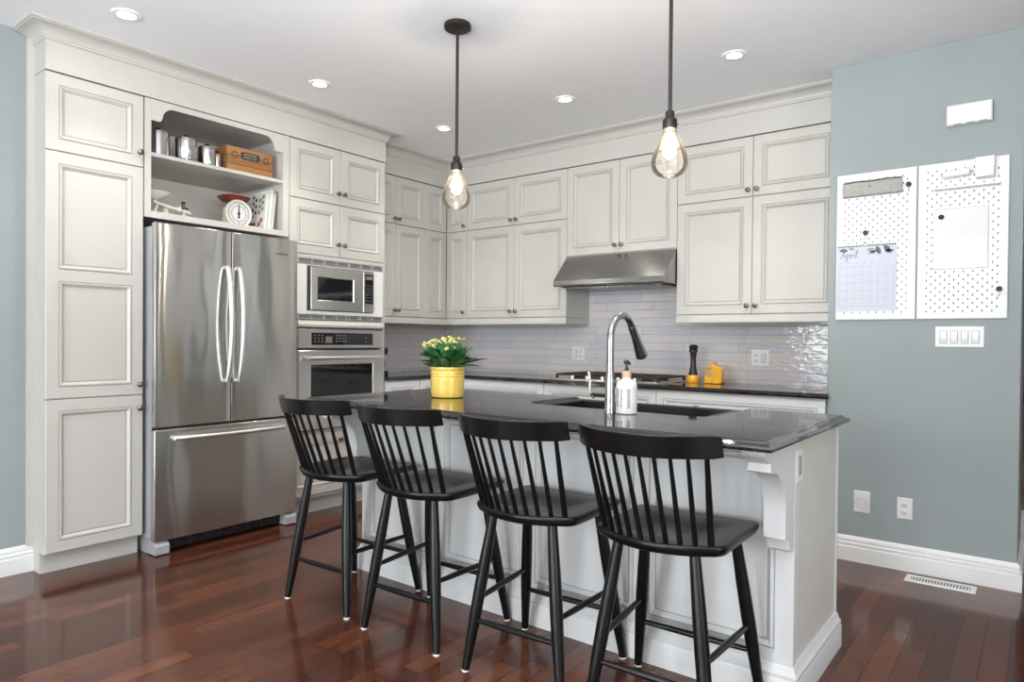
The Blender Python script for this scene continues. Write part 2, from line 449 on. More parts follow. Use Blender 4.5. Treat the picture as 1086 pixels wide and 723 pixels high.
BASEB = [(0, 0), (.019, 0), (.019, .078), (.012, .082), (.011, .088), (.017, .091), (.017, .099), (.008, .103), (.008, .110), (.012, .114), (.011, .122), (.004, .134), (0, .136)]
struct(sweep([(-0.952, 4.7), (-0.952, 4.127), (-0.078, 4.127), (-0.078, 4.7)][::-1][::-1], BASEB).build('baseboard_right', M['trimwhite']))
struct(sweep([(-4.08, 1.25), (-4.08, -3.4)], [(-d, z) for d, z in BASEB]).build('baseboard_left', M['trimwhite']))
# white cased strip and woven blind beyond the pier
bl = thing('window_blind', 'brown slatted woven blind past the end of the blue-grey wall', 'blind', (0.35, 4.70, 0.3))
MB().box(-0.072, 0.9, 4.69, 4.712, 0.31, 2.50).build('slat_panel', M['brick_blind'], bl)
MB().box(-0.072, 0.9, 4.68, 4.72, 2.50, 2.56).build('headrail', M['trimwhite'], bl)
MB().box(-0.072, 0.9, 4.685, 4.717, 0.29, 0.31).build('bottom_rail', M['brick_blind'], bl)

# tiled splash on the two kitchen walls
struct(MB().box(-4.492, -0.952, 4.722, 4.73, 0.88, 1.9).build('wall_back_tile', M['tile_back']))
struct(MB().box(-4.5, -4.492, 3.46, 4.73, 0.88, 1.4).build('wall_left_tile', M['tile_left']))

# crown with frieze above the cabinets
def crown_prof(z0):
    p = [(-.02, z0), (0, z0), (0, 2.668), (.008, 2.670), (.008, 2.682), (.012, 2.684)]
    for i in range(9):
        a = i/8*PI/2
        p.append((.012 + .062*(1 - math.cos(a)), 2.684 + .040*math.sin(a)))
    p += [(.080, 2.724), (.080, 2.729), (.090, 2.731), (.090, CZ), (-.02, CZ)]
    return p
struct(sweep([(-4.075, 1.25), (-3.9, 1.25), (-3.9, 3.46), (-4.14, 3.46)], [(-d if False else d, z) for d, z in crown_prof(2.522)]).build('trim_1', M['cabinet']))
struct(sweep([(-4.14, 3.462), (-4.14, 4.38), (-0.953, 4.38)], crown_prof(2.522)).build('trim_2', M['cabinet']))

# ------------------------------------------------------------------ tall cabinets along the left wall
XF = -3.9
def door(name, parent, T, w, h, knobs=(), splits=(), mats=None, fr=0.056, frt=None):
    o = panel_door(T, w, h, splits=splits, fr=fr, frt=frt).build(name, mats or CAB(), parent)
    for u, v in knobs: knob(T, u, v, o)
    return o
# pantry
p = thing('pantry_cabinet', 'tall narrow off-white pantry cabinet of three doors left of the fridge', 'cabinet', (-4.2, 1.485, 0))
b = MB().box(-4.498, XF-.0205, 1.25, 1.718, 0.105, 2.518)
b.box(-4.079, -4.056, 1.221, 1.25, .135, 2.70)
b.build('carcass', M['cabinet'], p)
MB().box(-4.498, -3.97, 1.262, 1.718, 0, 0.105).box(-4.49, -3.975, 1.25, 1.262, 0, 0.105).build('toe_kick', M['cabinet'], p)
for z0, z1, sp, kv in ((.112, .880, (), .70), (.886, 2.124, (.621,), .055), (2.130, 2.514, (), .075)):
    door('door', p, TL(1.251, z0, XF), .464, z1-z0, [(.464-.022, kv)], sp)

# open shelf cabinet above the fridge
s = thing('shelf_cabinet', 'off-white open cabinet with scalloped top over the fridge', 'cabinet', (-4.2, 2.177, 1.86))
b = MB()
b.box(-4.498, XF-.02, 1.722, 1.738, 1.862, 2.518).box(-4.498, XF-.02, 2.607, 2.632, 1.862, 2.518)
b.box(-4.498, -4.46, 1.738, 2.607, 1.862, 2.518).box(-4.46, XF-.02, 1.738, 2.607, 1.875, 1.895).box(-4.46, XF-.02, 1.738, 2.607, 2.498, 2.518)
b.build('carcass', M['inside'], s)
b = MB(); fx = lambda y, z, a: (a, y, z)
b.box(XF-.02, XF, 1.722, 1.757, 1.862, 2.516).box(XF-.02, XF, 2.588, 2.632, 1.862, 2.516).box(XF-.02, XF, 1.757, 2.588, 1.862, 1.897)
poly = [(1.757, 2.516), (1.757, 2.400), (1.805, 2.400), (1.812, 2.407)]
for i in range(9):
    a = PI - i/8*PI/2
    poly.append((1.884 + .066*math.cos(a), 2.418 + .066*math.sin(a)))
for i in range(9):
    a = PI/2 - i/8*PI/2
    poly.append((2.461 + .066*math.cos(a), 2.418 + .066*math.sin(a)))
poly += [(2.533, 2.407), (2.540, 2.400), (2.588, 2.400), (2.588, 2.516)]
b.prism(poly, fx, XF-.02, XF)
b.build('face_frame', M['cabinet'], s, bevel=.0012)
MB().box(-4.46, XF-.012, 1.738, 2.607, 2.205, 2.226).build('shelf', M['cabinet'], s, bevel=.0015)

# oven tower
t = thing('oven_cabinet', 'tall off-white cabinet holding the microwave and wall oven', 'cabinet', (-4.2, 3.047, 0))
b = MB().box(-4.498, -3.9205, 2.636, 3.458, .11, .575).box(-4.498, -3.9205, 2.636, 2.70, .575, 1.765).box(-4.498, -3.9205, 3.40, 3.458, .575, 1.765)
b.box(-4.498, -3.9205, 2.636, 3.458, 1.765, 2.518).box(-4.498, -4.46, 2.70, 3.40, .575, 1.765).box(-4.46, -3.93, 2.70, 3.40, 1.27, 1.33)
b.build('carcass', M['cabinet'], t)
MB().box(-4.498, -3.97, 2.636, 3.458, 0, .11).build('toe_kick', M['cabinet'], t)
for z0, z1, kv in ((1.768, 2.128, .085), (2.134, 2.514, .075)):
    door('door', t, TL(2.638, z0, XF), .405, z1-z0, [(.405-.024, kv)])
    door('door', t, TL(3.047, z0, XF), .408, z1-z0, [(.024, kv)])
# stiles beside the appliances, ledge moulding, trim panel and grilles
MB().box(-3.9205, XF, 2.638, 2.690, .575, 1.762).build('stile', M['cabinet'], t)
MB().box(-3.9205, XF, 3.430, 3.457, .575, 1.762).build('stile', M['cabinet'], t)
MB().prism([(-3.92, 1.268), (-3.885, 1.270), (-3.872, 1.280), (-3.87, 1.294), (-3.882, 1.306), (-3.886, 1.320), (-3.92, 1.322)], lambda x, z, a: (x, a, z), 2.690, 3.430).build('ledge_moulding', M['cabinet'], t)
b = MB().box(-3.92, -3.889, 2.690, 2.764, 1.362, 1.698).box(-3.92, -3.889, 3.338, 3.430, 1.362, 1.698).box(-3.92, -3.889, 2.764, 3.338, 1.362, 1.386).box(-3.92, -3.889, 2.764, 3.338, 1.69, 1.698)
b.build('trim_panel', M['white_plastic'], t, bevel=.001)
for z0, z1 in ((1.702, 1.738), (1.328, 1.358)):
    g = MB().box(-3.92, -3.905, 2.690, 3.430, z0, z1).build('vent_grille', M['grille'], t)
    q = MB()
    for i in range(7):
        y = 2.692 + i*.1055
        q.box(-3.905, -3.888, y, y+.009, z0, z1)
    q.box(-3.905, -3.886, 2.690, 3.430, z0, z0+.004).box(-3.905, -3.886, 2.690, 3.430, z1-.004, z1)
    q.build('grille_bar', M['handle'], g)
MB().box(-3.92, XF, 2.690, 3.430, 1.740, 1.764).build('rail', M['cabinet'], t)
d = panel_door(TL(2.638, .135, XF), .819, .412).build('drawer', CAB(), t)
knob(TL(2.638, .135, XF), .41, .36, d)

# microwave
m = thing('microwave', 'stainless built-in microwave oven above the wall oven', 'microwave', (-4.1, 3.05, 1.388))
MB().box(-4.40, -3.892, 2.772, 3.330, 1.390, 1.686).build('body', M['black_plastic'], m)
Tm = TL(2.785, 1.392, -3.872)
b = MB()
W, H = .445, .292
b.loops([rect(Tm, 0, W, 0, H, -.02), rect(Tm, 0, W, 0, H, -.003), rect(Tm, .003, W-.003, .003, H-.003, 0), rect(Tm, .052, .362, .064, .228, 0), rect(Tm, .058, .356, .070, .222, -.006)], cap1=False)
d = b.build('door', M['steel'], m)
MB().loops([rect(Tm, .058, .356, .070, .222, -.008), rect(Tm, .058, .356, .070, .222, -.0055)]).build('window', M['black_glass'], d)
Tk = TL(3.232, 1.392, -3.872)
c = MB().loops([rect(Tk, 0, .098, 0, H, -.02), rect(Tk, 0, .098, 0, H, -.003), rect(Tk, .003, .095, .003, H-.003, 0)]).build('control_panel', M['steel'], m)
MB().loops([rect(Tk, .014, .088, .06, .274, 0), rect(Tk, .015, .087, .061, .273, .002)]).build('keypad', M['black_glass'], c)
q = MB()
for r in range(6):
    for cc in range(3):
        q.loops([rect(Tk, .021+cc*.022, .036+cc*.022, .075+r*.022, .087+r*.022, .002), rect(Tk, .022+cc*.022, .035+cc*.022, .076+r*.022, .086+r*.022, .003)])
q.build('key_button', M['dark_grey'], c)
MB().loops([rect(Tk, .02, .082, .235, .262, .002), rect(Tk, .02, .082, .235, .262, .003)]).build('display', M['dim_print'], c)

# wall oven
o = thing('wall_oven', 'stainless wall oven with black display under the microwave', 'oven', (-4.1, 3.06, .577))
MB().box(-4.44, -3.902, 2.705, 3.395, .585, 1.262).build('body', M['dark_grey'], o)
To = TL(2.692, .577, -3.876)
W = .736
c = MB().loops([rect(To, 0, W, .556, .688, -.024), rect(To, 0, W, .556, .688, -.004), rect(To, .004, W-.004, .560, .684, 0)]).build('control_panel', M['steel'], o)
MB().loops([rect(To, .101, .632, .578, .661, 0), rect(To, .102, .631, .579, .660, .002)]).build('display', M['black_glass'], c)
q = MB()
for (a, z) in [(.12+.03*i, .60+.02*j) for i in range(3) for j in range(3)] + [(.30+.025*i, .60+.02*j) for i in range(4) for j in range(3)] + [(.56, .625), (.56, .60)]:
    q.loops([rect(To, a, a+.014, z, z+.007, .002), rect(To, a, a+.014, z, z+.007, .0026)])
q.build('display_button', M['dim_print'], c)
MB().loops([rect(To, .215, .27, .592, .636, .002), rect(To, .215, .27, .592, .636, .0027)]).build('clock_screen', M['dim_print'], c)
d = MB().loops([rect(To, 0, W, .004, .542, -.024), rect(To, 0, W, .004, .542, -.004), rect(To, .004, W-.004, .008, .538, 0), rect(To, .098, .638, .218, .445, 0), rect(To, .102, .634, .222, .441, -.004)], cap1=False).build('door', M['steel'], o)
MB().loops([rect(To, .102, .634, .222, .441, -.006), rect(To, .102, .634, .222, .441, -.0035)]).build('window', M['black_glass'], d)
hb = MB().tube([To(.05, .490, .048), To(.69, .490, .048)], .0125, 14)
for u in (.075, .665): hb.tube([To(u, .490, 0), To(u, .490, .048)], .009, 10)
hb.build('handle', M['handle'], d)
MB().loops([rect(To, 0, W, 0, .003, -.024), rect(To, 0, W, 0, .003, -.01)]).build('bottom_trim', M['black_plastic'], o)

# ------------------------------------------------------------------ refrigerator
f = thing('refrigerator', 'stainless french door refrigerator with bottom freezer drawer', 'refrigerator', (-4.15, 2.18, 0))
MB().box(-4.45, -3.853, 1.737, 2.626, .085, 1.808).build('case', M['grey_plastic'], f, bevel=.003)
MB().box(-3.853, -3.846, 1.742, 2.622, .085, 1.80).build('door_seal', M['black_plastic'], f)
def fridge_front(y0, y1, z0, z1, name, bulge=.007):
    n = 14; b = MB(); xb, xf = -3.845, -3.800
    prof = []
    for i in range(n+1):
        u = i/n; y = y0 + (y1-y0)*u
        e = min(u, 1-u)*(y1-y0); edge = -.003*max(0, 1 - e/.008)**2
        prof.append((xf + edge + bulge*(1-(2*u-1)**2) - bulge*.3, y))
    poly = [(xb, y0)] + prof + [(xb, y1)]
    b.prism(poly, lambda x, y, a: (x, y, a), z0, z1)
    return b.build(name, M['steel_door'], f, bevel=.0025)
dl = fridge_front(1.735, 2.174, .705, 1.826, 'door', .004)
dr = fridge_front(2.180, 2.628, .705, 1.826, 'door', .004)
fz = fridge_front(1.735, 2.628, .080, .690, 'freezer_drawer', .006)
def bow_handle(p0, p1, out, parent, width=.0155, name='handle'):
    pts = []; n = 18
    p0 = Vector(p0); p1 = Vector(p1)
    for i in range(n+1):
        u = i/n; w = 1-(2*u-1)**2
        q = p0.lerp(p1, u); q.x += .012 + out*w**.8; pts.append(q)
    b = MB().tube(pts, [width]*(n+1), 14, flat=.9)
    for e, q in ((p0, pts[0]), (p1, pts[-1])):
        b.tube([(-3.806, e.y, e.z), (q.x, e.y, e.z)], width*.95, 10)
    return b.build(name, M['handle'], parent)
bow_handle((-3.79, 2.142, .945), (-3.79, 2.142, 1.61), .045, dl)
bow_handle((-3.79, 2.215, .945), (-3.79, 2.215, 1.61), .045, dr)
bow_handle((-3.79, 1.835, .640), (-3.79, 2.52, .640), .04, fz, .013)
MB().box(-3.800, -3.7945, 2.462, 2.556, 1.724, 1.738).build('badge', M['nickel'], dr, bevel=.001)
MB().box(-3.845, -3.812, 1.75, 2.615, .6905, .7045).build('gasket', M['black_plastic'], f)
for y0, y1 in ((1.737, 1.815), (2.548, 2.628)):
    MB().prism([(-3.90, .004), (-3.800, .004), (-3.795, .010), (-3.795, .055), (-3.815, .072), (-3.83, .0775), (-3.90, .0835)], lambda x, z, a: (x, a, z), y0, y1).build('foot', M['grey_plastic'], f, bevel=.003)
b = MB().box(-3.90, -3.862, 1.815, 2.548, .012, .078)
g = b.build('kick_grille', M['black_plastic'], f)
q = MB()
for i in range(8):
    y = 1.87 + i*.09
    q.box(-3.862, -3.855, y, y+.006, .02, .072)
q.box(-3.862, -3.855, 1.815, 2.548, .066, .074)
q.build('grille_bar', M['dark_grey'], g)
MB().box(-4.45, -3.90, 1.745, 1.76, 0, .085).box(-4.45, -3.90, 2.605, 2.62, 0, .085).build('base_frame', M['grey_plastic'], f)

# ------------------------------------------------------------------ wall cabinets
YB = 4.38; XL = -4.14
RAIL = [(-.03, 1.325), (-.004, 1.325), (0, 1.330), (0, 1.362), (-.004, 1.368), (-.008, 1.379), (-.03, 1.379)]
ZR = ((1.383, 2.127, .05), (2.133, 2.514, .04))
c = thing('wall_cabinet', 'off-white double wall cabinet on the left wall beside the oven tower', 'cabinet', (-4.32, 3.79, 1.325))
MB().box(-4.49, XL-.0205, 3.462, 4.116, 1.379, 2.518).build('carcass', M['cabinet'], c)
for z0, z1, kv in ZR:
    door('door', c, TL(3.463, z0, XL), .321, z1-z0, [(.321-.022, kv)])
    door('door', c, TL(3.787, z0, XL), .329, z1-z0, [(.022, kv)])
sweep([(XL, 3.462), (XL, 4.116)], RAIL).build('light_rail', M['cabinet'], c)
c = thing('corner_wall_cabinet', 'off-white corner wall cabinet where the two runs meet', 'cabinet', (-4.3, 4.55, 1.325))
b = MB().prism([(-4.49, 4.118), (XL-.0205, 4.118), (XL-.0205, YB+.0205), (-3.906, YB+.0205), (-3.906, 4.72), (-4.49, 4.72)], lambda x, y, a: (x, y, a), 1.379, 2.518)
b.build('carcass', M['cabinet'], c)
for z0, z1, kv in ZR:
    door('door', c, TL(4.119, z0, XL), .257, z1-z0)
    door('door', c, TB(-4.136, z0, YB), .229, z1-z0, [(.229-.024, kv)])
sweep([(XL, 4.118), (XL, YB), (-3.906, YB)], RAIL).build('light_rail', M['cabinet'], c)
def back_cabinet(x0, x1, label, name='wall_cabinet', zr=ZR, zb=1.379, rail=True, ret=False):
    c = thing(name, label, 'cabinet', ((x0+x1)/2, 4.55, zb))
    MB().box(x0+.001, x1-.001, YB+.0205, 4.722, zb, 2.518).build('carcass', M['cabinet'], c)
    w = (x1-x0)/2 - .003
    for z0, z1, kv in zr:
        door('door', c, TB(x0+.0015, z0, YB), w, z1-z0, [(w-.026, kv)])
        door('door', c, TB((x0+x1)/2+.0015, z0, YB), w, z1-z0, [(.026, kv)])
    if rail:
        path = [(x0+.001, YB), (x1-.001, YB)]
        if ret: path += [(x1-.001, 4.72)]
        sweep(path, RAIL).build('light_rail', M['cabinet'], c)
    return c
c = back_cabinet(-3.903, -2.88, 'off-white four-door wall cabinet left of the range hood', ret=True)
back_cabinet(-2.88, -1.981, 'off-white two-door wall cabinet directly above the range hood', zr=((1.842, 2.514, .055),), zb=1.836, rail=False)
back_cabinet(-1.981, -.955, 'off-white four-door wall cabinet right of the range hood, by the blue-grey wall')

# range hood
h = thing('range_hood', 'stainless under-cabinet range hood over the cooktop', 'range hood', (-2.43, 4.5, 1.59))
pts = [(4.715, 1.832), (4.375, 1.832), (4.205, 1.650), (4.197, 1.640), (4.197, 1.604), (4.203, 1.598), (4.715, 1.598)]
MB().prism(pts, lambda y, z, a: (a, y, z), -2.877, -1.984).build('canopy', M['steel_dark'], h, bevel=.0015)
b = MB()
for i in range(2):
    b.box(-2.84+i*.42, -2.45+i*.42, 4.26, 4.66, 1.592, 1.598)
fl = b.build('baffle_filter', M['dark_grey'], h)
q = MB()
for i in range(26): q.box(-2.83+i*.0305, -2.815+i*.0305, 4.27, 4.65, 1.586, 1.592)
q.build('baffle_slat', M['steel'], fl)
MB().lathe([(.03, 0), (.03, .006), (.02, .008)], lambda x, y, z: (-2.08+x, 4.3+y, 1.590+z), 18).build('lamp_lens', M['white_gloss'], h)

# ------------------------------------------------------------------ base cabinets
YF = 4.125
def base_unit(name, label, T, w, carc, fronts, pulls=True):
    c = thing(name, label, 'cabinet', carc[0])
    carc[1].build('carcass', M['trimwhite'], c)
    for u, v, ww, hh, kind, nk in fronts:
        T2 = (lambda T, u, v: (lambda a, b2, d: T(u+a, v+b2, d)))(T, u, v)
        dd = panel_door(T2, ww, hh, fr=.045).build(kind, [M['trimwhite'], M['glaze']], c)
        for ku, kv in nk: knob(T2, ku, kv, dd)
    return c
def std_fronts(w, nd=2):
    fr = [(.003, .695, w-.006, .18, 'drawer', [(w*.27, .09), (w*.73, .09)])]
    dw = (w-.006)/nd
    for i in range(nd): fr.append((.003+i*dw, .112, dw-.003, .576, 'door', [((dw-.03) if i == 0 else .03, .53)]))
    return fr
def carcB(x0, x1): return (((x0+x1)/2, 4.4, 0), MB().box(x0+.001, x1-.001, YF+.0205, 4.715, .105, .883).box(x0+.001, x1-.001, 4.2, 4.7, 0, .105))
base_unit('base_cabinet', 'white base cabinet with wide drawer under the counter, left of the cooktop', TB(-3.84, 0, YF), .932, carcB(-3.84, -2.908), std_fronts(.932))
base_unit('base_cabinet', 'white base cabinet directly below the gas cooktop', TB(-2.908, 0, YF), .908, carcB(-2.908, -2.0), std_fronts(.908))
base_unit('base_cabinet', 'white base cabinet under the counter beside the blue-grey wall', TB(-2.0, 0, YF), 1.042, carcB(-2.0, -.958), std_fronts(1.042))
base_unit('base_cabinet', 'white base cabinet on the left wall next to the oven tower', TL(3.46, 0, -3.885), .62,
          ((-4.2, 3.77, 0), MB().box(-4.49, -3.9055, 3.461, 4.1, .105, .883).box(-4.49, -3.97, 3.461, 4.1, 0, .105)), std_fronts(.36, 1) + [(.366, .695, .25, .18, 'drawer', [])])
# perimeter worktop with eased nosing
def inset(poly, d):
    n = len(poly); out = []
    for i in range(n):
        a, b2, c2 = Vector(poly[i-1]), Vector(poly[i]), Vector(poly[(i+1) % n])
        d1 = (b2-a).normalized(); d2 = (c2-b2).normalized()
        n1 = Vector((-d1.y, d1.x)); n2 = Vector((-d2.y, d2.x))
        m = n1+n2; m = m/max(.2, m.dot(n1)); out.append((b2.x+m.x*d, b2.y+m.y*d))
    return out
def slab(poly, prof):
    return MB().loops([[(x, y, z) for x, y in inset(poly, d)] for d, z in prof + [(prof[-1][0]+.004, prof[-1][1])]])
cp = [(-4.491, 3.4615), (-3.86, 3.4615), (-3.86, 4.085), (-.938, 4.085), (-.938, 4.124), (-.954, 4.124), (-.954, 4.7215), (-4.491, 4.7215)]
tag(slab(cp, [(.004, .885), (0, .889), (0, .899), (.003, .905), (.003, .908), (.006, .913), (.010, .915)]).build('countertop', M['granite'], loc=(-2.5, 4.4, .885), angle=14),
    'L-shaped black granite worktop running along the tiled splashback', 'countertop')

# cooktop
c = thing('gas_cooktop', 'stainless gas cooktop with dark iron grates under the hood', 'cooktop', (-2.43, 4.38, .915))
b = MB().loops([[(x, y, z) for x, y in inset([(-2.86, 4.14), (-1.995, 4.14), (-1.995, 4.64), (-2.86, 4.64)], d)] for d, z in [(0, .9155), (0, .921), (.006, .926), (.02, .926)]])
b.build('tray', M['steel'], c)
for i in range(3):
    x0 = -2.835 + i*.275; x1 = x0 + .262; b = MB()
    y0, y1 = 4.20, 4.62
    for x in (x0, x1): b.box(x-.006, x+.006, y0, y1, .945, .958)
    for y in (y0, y1): b.box(x0-.006, x1+.006, y-.006, y+.006, .945, .958)
    for k in range(1, 4): b.box(x0, x1, y0+(y1-y0)*k/4-.005, y0+(y1-y0)*k/4+.005, .947, .960)
    xm = (x0+x1)/2; b.box(xm-.005, xm+.005, y0, y1, .947, .960)
    for x in (x0, x1):
        for y in (y0, y1): b.box(x-.008, x+.008, y-.008, y+.008, .926, .950)
    b.build('grate', M['cast_iron'], c, bevel=.002)
for x, y in ((-2.70, 4.30), (-2.70, 4.52), (-2.43, 4.41), (-2.15, 4.30), (-2.15, 4.52)):
    MB().lathe([(.048, .926), (.048, .932), (.034, .936), (.034, .943), (.028, .945)], lambda a, b2, z, x=x, y=y: (x+a, y+b2, z), 20).build('burner', M['cast_iron'], c)
for i in range(5):
    x = -2.68 + i*.125
    MB().lathe([(.017, .926), (.016, .946), (.012, .949)], lambda a, b2, z, x=x: (x+a, 4.168+b2, z), 16).build('control_knob', M['handle'], c)

# ------------------------------------------------------------------ kitchen island
isl = thing('kitchen_island', 'off-white panelled kitchen island with black granite overhang', 'island', (-1.71, 2.63, 0))
X0, X1, Y0, Y1 = -2.80, -.632, 2.337, 2.938
b = MB().box(X0+.012, -1.855, Y0+.018, Y1-.012, 0, .884).box(-1.015, X1-.006, Y0+.018, Y1-.012, 0, .884).box(-1.855, -1.015, Y0+.018, 2.525, 0, .884).box(-1.855, -1.015, 2.525, Y1-.012, 0, .655)
b.build('carcass', M['island_end'], isl)
# corner posts of the two ends
for xa, xb, ya, yb in ((X1-.006, X1, Y0+.0185, Y0+.045), (X1-.03, X1, Y1-.0118, Y1), (X0, X0+.012, Y0+.0185, Y0+.045), (X0, X0+.03, Y1-.0118, Y1)):
    MB().box(xa, xb, ya, yb, .10, .884).build('corner_post', M['island'], isl)
# panelled front of four fields
nP = 4; total = X1-X0; st = .060; pw = (total - st*(nP+1))/nP
b = MB(); T = TB(X0, .10, Y0); hh = .784; frb, frt2 = .072, .055
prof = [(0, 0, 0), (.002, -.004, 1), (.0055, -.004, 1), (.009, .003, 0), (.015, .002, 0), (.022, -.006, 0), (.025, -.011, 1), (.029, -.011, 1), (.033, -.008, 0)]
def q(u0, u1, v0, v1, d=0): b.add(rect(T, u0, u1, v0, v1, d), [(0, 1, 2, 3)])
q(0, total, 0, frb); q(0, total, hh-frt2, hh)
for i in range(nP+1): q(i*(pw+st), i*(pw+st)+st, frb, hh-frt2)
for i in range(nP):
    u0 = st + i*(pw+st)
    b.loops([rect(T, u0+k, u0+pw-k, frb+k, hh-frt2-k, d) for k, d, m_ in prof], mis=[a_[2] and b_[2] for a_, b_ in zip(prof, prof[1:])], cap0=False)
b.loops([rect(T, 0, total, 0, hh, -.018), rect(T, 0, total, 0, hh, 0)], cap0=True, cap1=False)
b.build('front_panel', [M['island'], M['island_groove']], isl)
IB = [(-.02, 0), (.020, 0), (.020, .082), (.016, .092), (.018, .097), (.017, .104), (.011, .110), (.007, .122), (.003, .130), (-.02, .132)]
sweep([(X0, Y1), (X0, Y0), (X1, Y0), (X1, Y1)], IB).build('base_moulding', M['island'], isl)
# doors on the cook's side
Tk = lambda u, v, d: (X0 + u, Y1 - .012 + d, v)
for i, (u0, w) in enumerate(((.02, .43), (.46, .42), (1.80, .35))):
    dd = panel_door(lambda u, v, d, u0=u0: Tk(u0+u, .11+v, d+.02), w, .76).build('door', CAB(), isl)
    knob(lambda u, v, d, u0=u0: Tk(u0+u, .11+v, d+.02), w-.03, .68, dd)
# corbels
def corbel(x0, x1):
    c1 = [(2.337, .884), (2.019, .884), (2.024, .872), (2.040, .858), (2.066, .848), (2.082, .838), (2.082, .812), (2.090, .807)]
    for i in range(9):
        a = i/8*PI/2
        c1.append((2.104 + .136*math.sin(a), .806 - .150 + .150*math.cos(a)))
    c1 += [(2.240, .574), (2.276, .566), (2.284, .530), (2.300, .522), (2.337, .520)]
    return MB().prism([(y + .004 if y > 2.33 else y, z) for y, z in c1], lambda y, z, a: (a, y, z), x0, x1)
for x0 in (X1-.072, X0+.002):
    corbel(x0, x0+.070).build('corbel', M['island'], isl, bevel=.0015)
sweep([(X0+.0, Y0), (X1, Y0)], [(-.001, .846), (.008, .848), (.014, .858), (.016, .884), (-.001, .884)]).build('top_moulding', M['island'], isl)

# island worktop with the sink cut open to the cook's side
ip = [(-2.835, 1.985), (-.600, 1.985), (-.600, 2.985), (-1.02, 2.985), (-1.02, 2.57), (-1.033, 2.537), (-1.066, 2.525), (-1.785, 2.525), (-1.83, 2.54), (-1.85, 2.58), (-1.85, 2.985), (-2.835, 2.985)]
pr = [(.012, .8845), (.004, .886), (0, .890), (0, .896), (.004, .901), (.010, .9025), (.020, .908), (.024, .913), (.028, .915)]
tag(slab(ip, pr).build('island_countertop', M['granite'], loc=(-1.7, 2.5, .885), angle=14), 'thick-edged black granite worktop on the kitchen island', 'countertop')
# apron sink
sk = thing('kitchen_sink', 'black apron-front sink set into the island worktop', 'sink', (-1.435, 2.74, .62))
b = MB(); x0, x1, y0, y1 = -1.842, -1.028, 2.533, 2.955
outer = [(x0, y0), (x1, y0), (x1, y1), (x0, y1)]
def ring(poly, z): return [(x, y, z) for x, y in poly]
b.loops([ring(outer, .66), ring(outer, .902), ring(inset(outer, .004), .906), ring(inset(outer, .02), .906), ring(inset(outer, .026), .899), ring(inset(outer, .034), .70), ring(inset(outer, .06), .685)])
b.build('basin', M['sink'], sk)
MB().lathe([(.045, .6855), (.045, .689), (.038, .690), (.02, .688)], lambda x, y, z: (-1.43+x, 2.74+y, z), 24).build('drain', M['nickel'], sk)

# faucet
fa = thing('kitchen_faucet', 'brushed nickel gooseneck pull-down faucet on the island', 'faucet', (-1.362, 2.395, .915))
fx_, fy_ = -1.362, 2.395
b = MB().lathe([(.0235, .9155), (.0235, .919), (.0215, .924), (.021, .96), (.0175, 1.06), (.0155, 1.08)], lambda x, y, z: (fx_+x, fy_+y, z), 28)
b.build('base', M['nickel'], fa)
pts = [(fx_, fy_, 1.075), (fx_, fy_, 1.15), (fx_, fy_, 1.205)]
rr_ = .097
for i in range(1, 15):
    a = i/14*R(148)
    pts.append((fx_, fy_ + rr_ - rr_*math.cos(a), 1.210 + rr_*math.sin(a)))
MB().tube(pts, .0145, 20).build('neck', M['nickel'], fa)
e = Vector(pts[-1]); dirv = (Vector(pts[-1]) - Vector(pts[-2])).normalized()
sp = MB().tube([e - dirv*.004, e + dirv*.03, e + dirv*.045, e + dirv*.105, e + dirv*.155, e + dirv*.160], [.0165, .0170, .0165, .0215, .0265, .022], 22).build('spray_head', M['nickel'], fa)
MB().tube([e + dirv*.05 + Vector((0, -.017, -.004)), e + dirv*.09 + Vector((0, -.020, -.006))], .006, 10).build('spray_button', M['black_plastic'], sp)
MB().tube([(fx_-.012, fy_, .992), (fx_-.078, fy_, .992), (fx_-.082, fy_, .992)], [.0175, .0175, .013], 20).build('valve', M['nickel'], fa)
MB().tube([(fx_-.074, fy_, .972), (fx_-.087, fy_, .985), (fx_-.094, fy_, 1.01), (fx_-.093, fy_, 1.04), (fx_-.099, fy_, 1.075)], [.0075, .007, .006, .006, .007], 12).build('lever', M['nickel'], fa)

# soap bottle
so = thing('soap_bottle', 'white soap bottle with black pump beside the faucet', 'bottle', (-1.297, 2.412, .915))
bx_, by_ = -1.297, 2.412
MB().lathe([(.039, .9155), (.042, .919), (.042, 1.024), (.039, 1.037), (.027, 1.048), (.017, 1.053), (.016, 1.062)], lambda x, y, z: (bx_+x, by_+y, z), 32).build('body', M['white_gloss'], so)
MB().lathe([(.0185, 1.060), (.0185, 1.082), (.015, 1.084)], lambda x, y, z: (bx_+x, by_+y, z), 24).build('collar', M['wood_light'], so)
MB().lathe([(.008, 1.083), (.008, 1.095), (.0045, 1.097), (.0045, 1.110), (.012, 1.112), (.012, 1.124), (.006, 1.127)], lambda x, y, z: (bx_+x, by_+y, z), 16).tube([(bx_, by_, 1.118), (bx_+.018, by_-.018, 1.119), (bx_+.027, by_-.027, 1.114)], .0055, 10).build('pump', M['black_plastic'], so)
# marks of the label, wrapped round the front
b = MB()
def patch(a0, a1, z0, z1, r=.0425):
    L = []
    n = 5
    vs = [(bx_ + r*math.cos(a0+(a1-a0)*i/n), by_ + r*math.sin(a0+(a1-a0)*i/n), z) for z in (z0, z1) for i in range(n+1)]
    b.add(vs, [(i, i+1, n+2+i, n+1+i) for i in range(n)])
rn = random.Random(3)
for col in range(3):
    a = R(-128 + col*13 + (10 if col == 2 else 0))
    z = .944
    while z < 1.012:
        hgt = rn.uniform(.003, .008); patch(a, a+R(rn.uniform(5, 9)), z, z+hgt); z += hgt+.003
for k in range(11): patch(R(-58), R(-40), .940+k*.007, .9435+k*.007)
b.build('label_print', M['ink'], so)

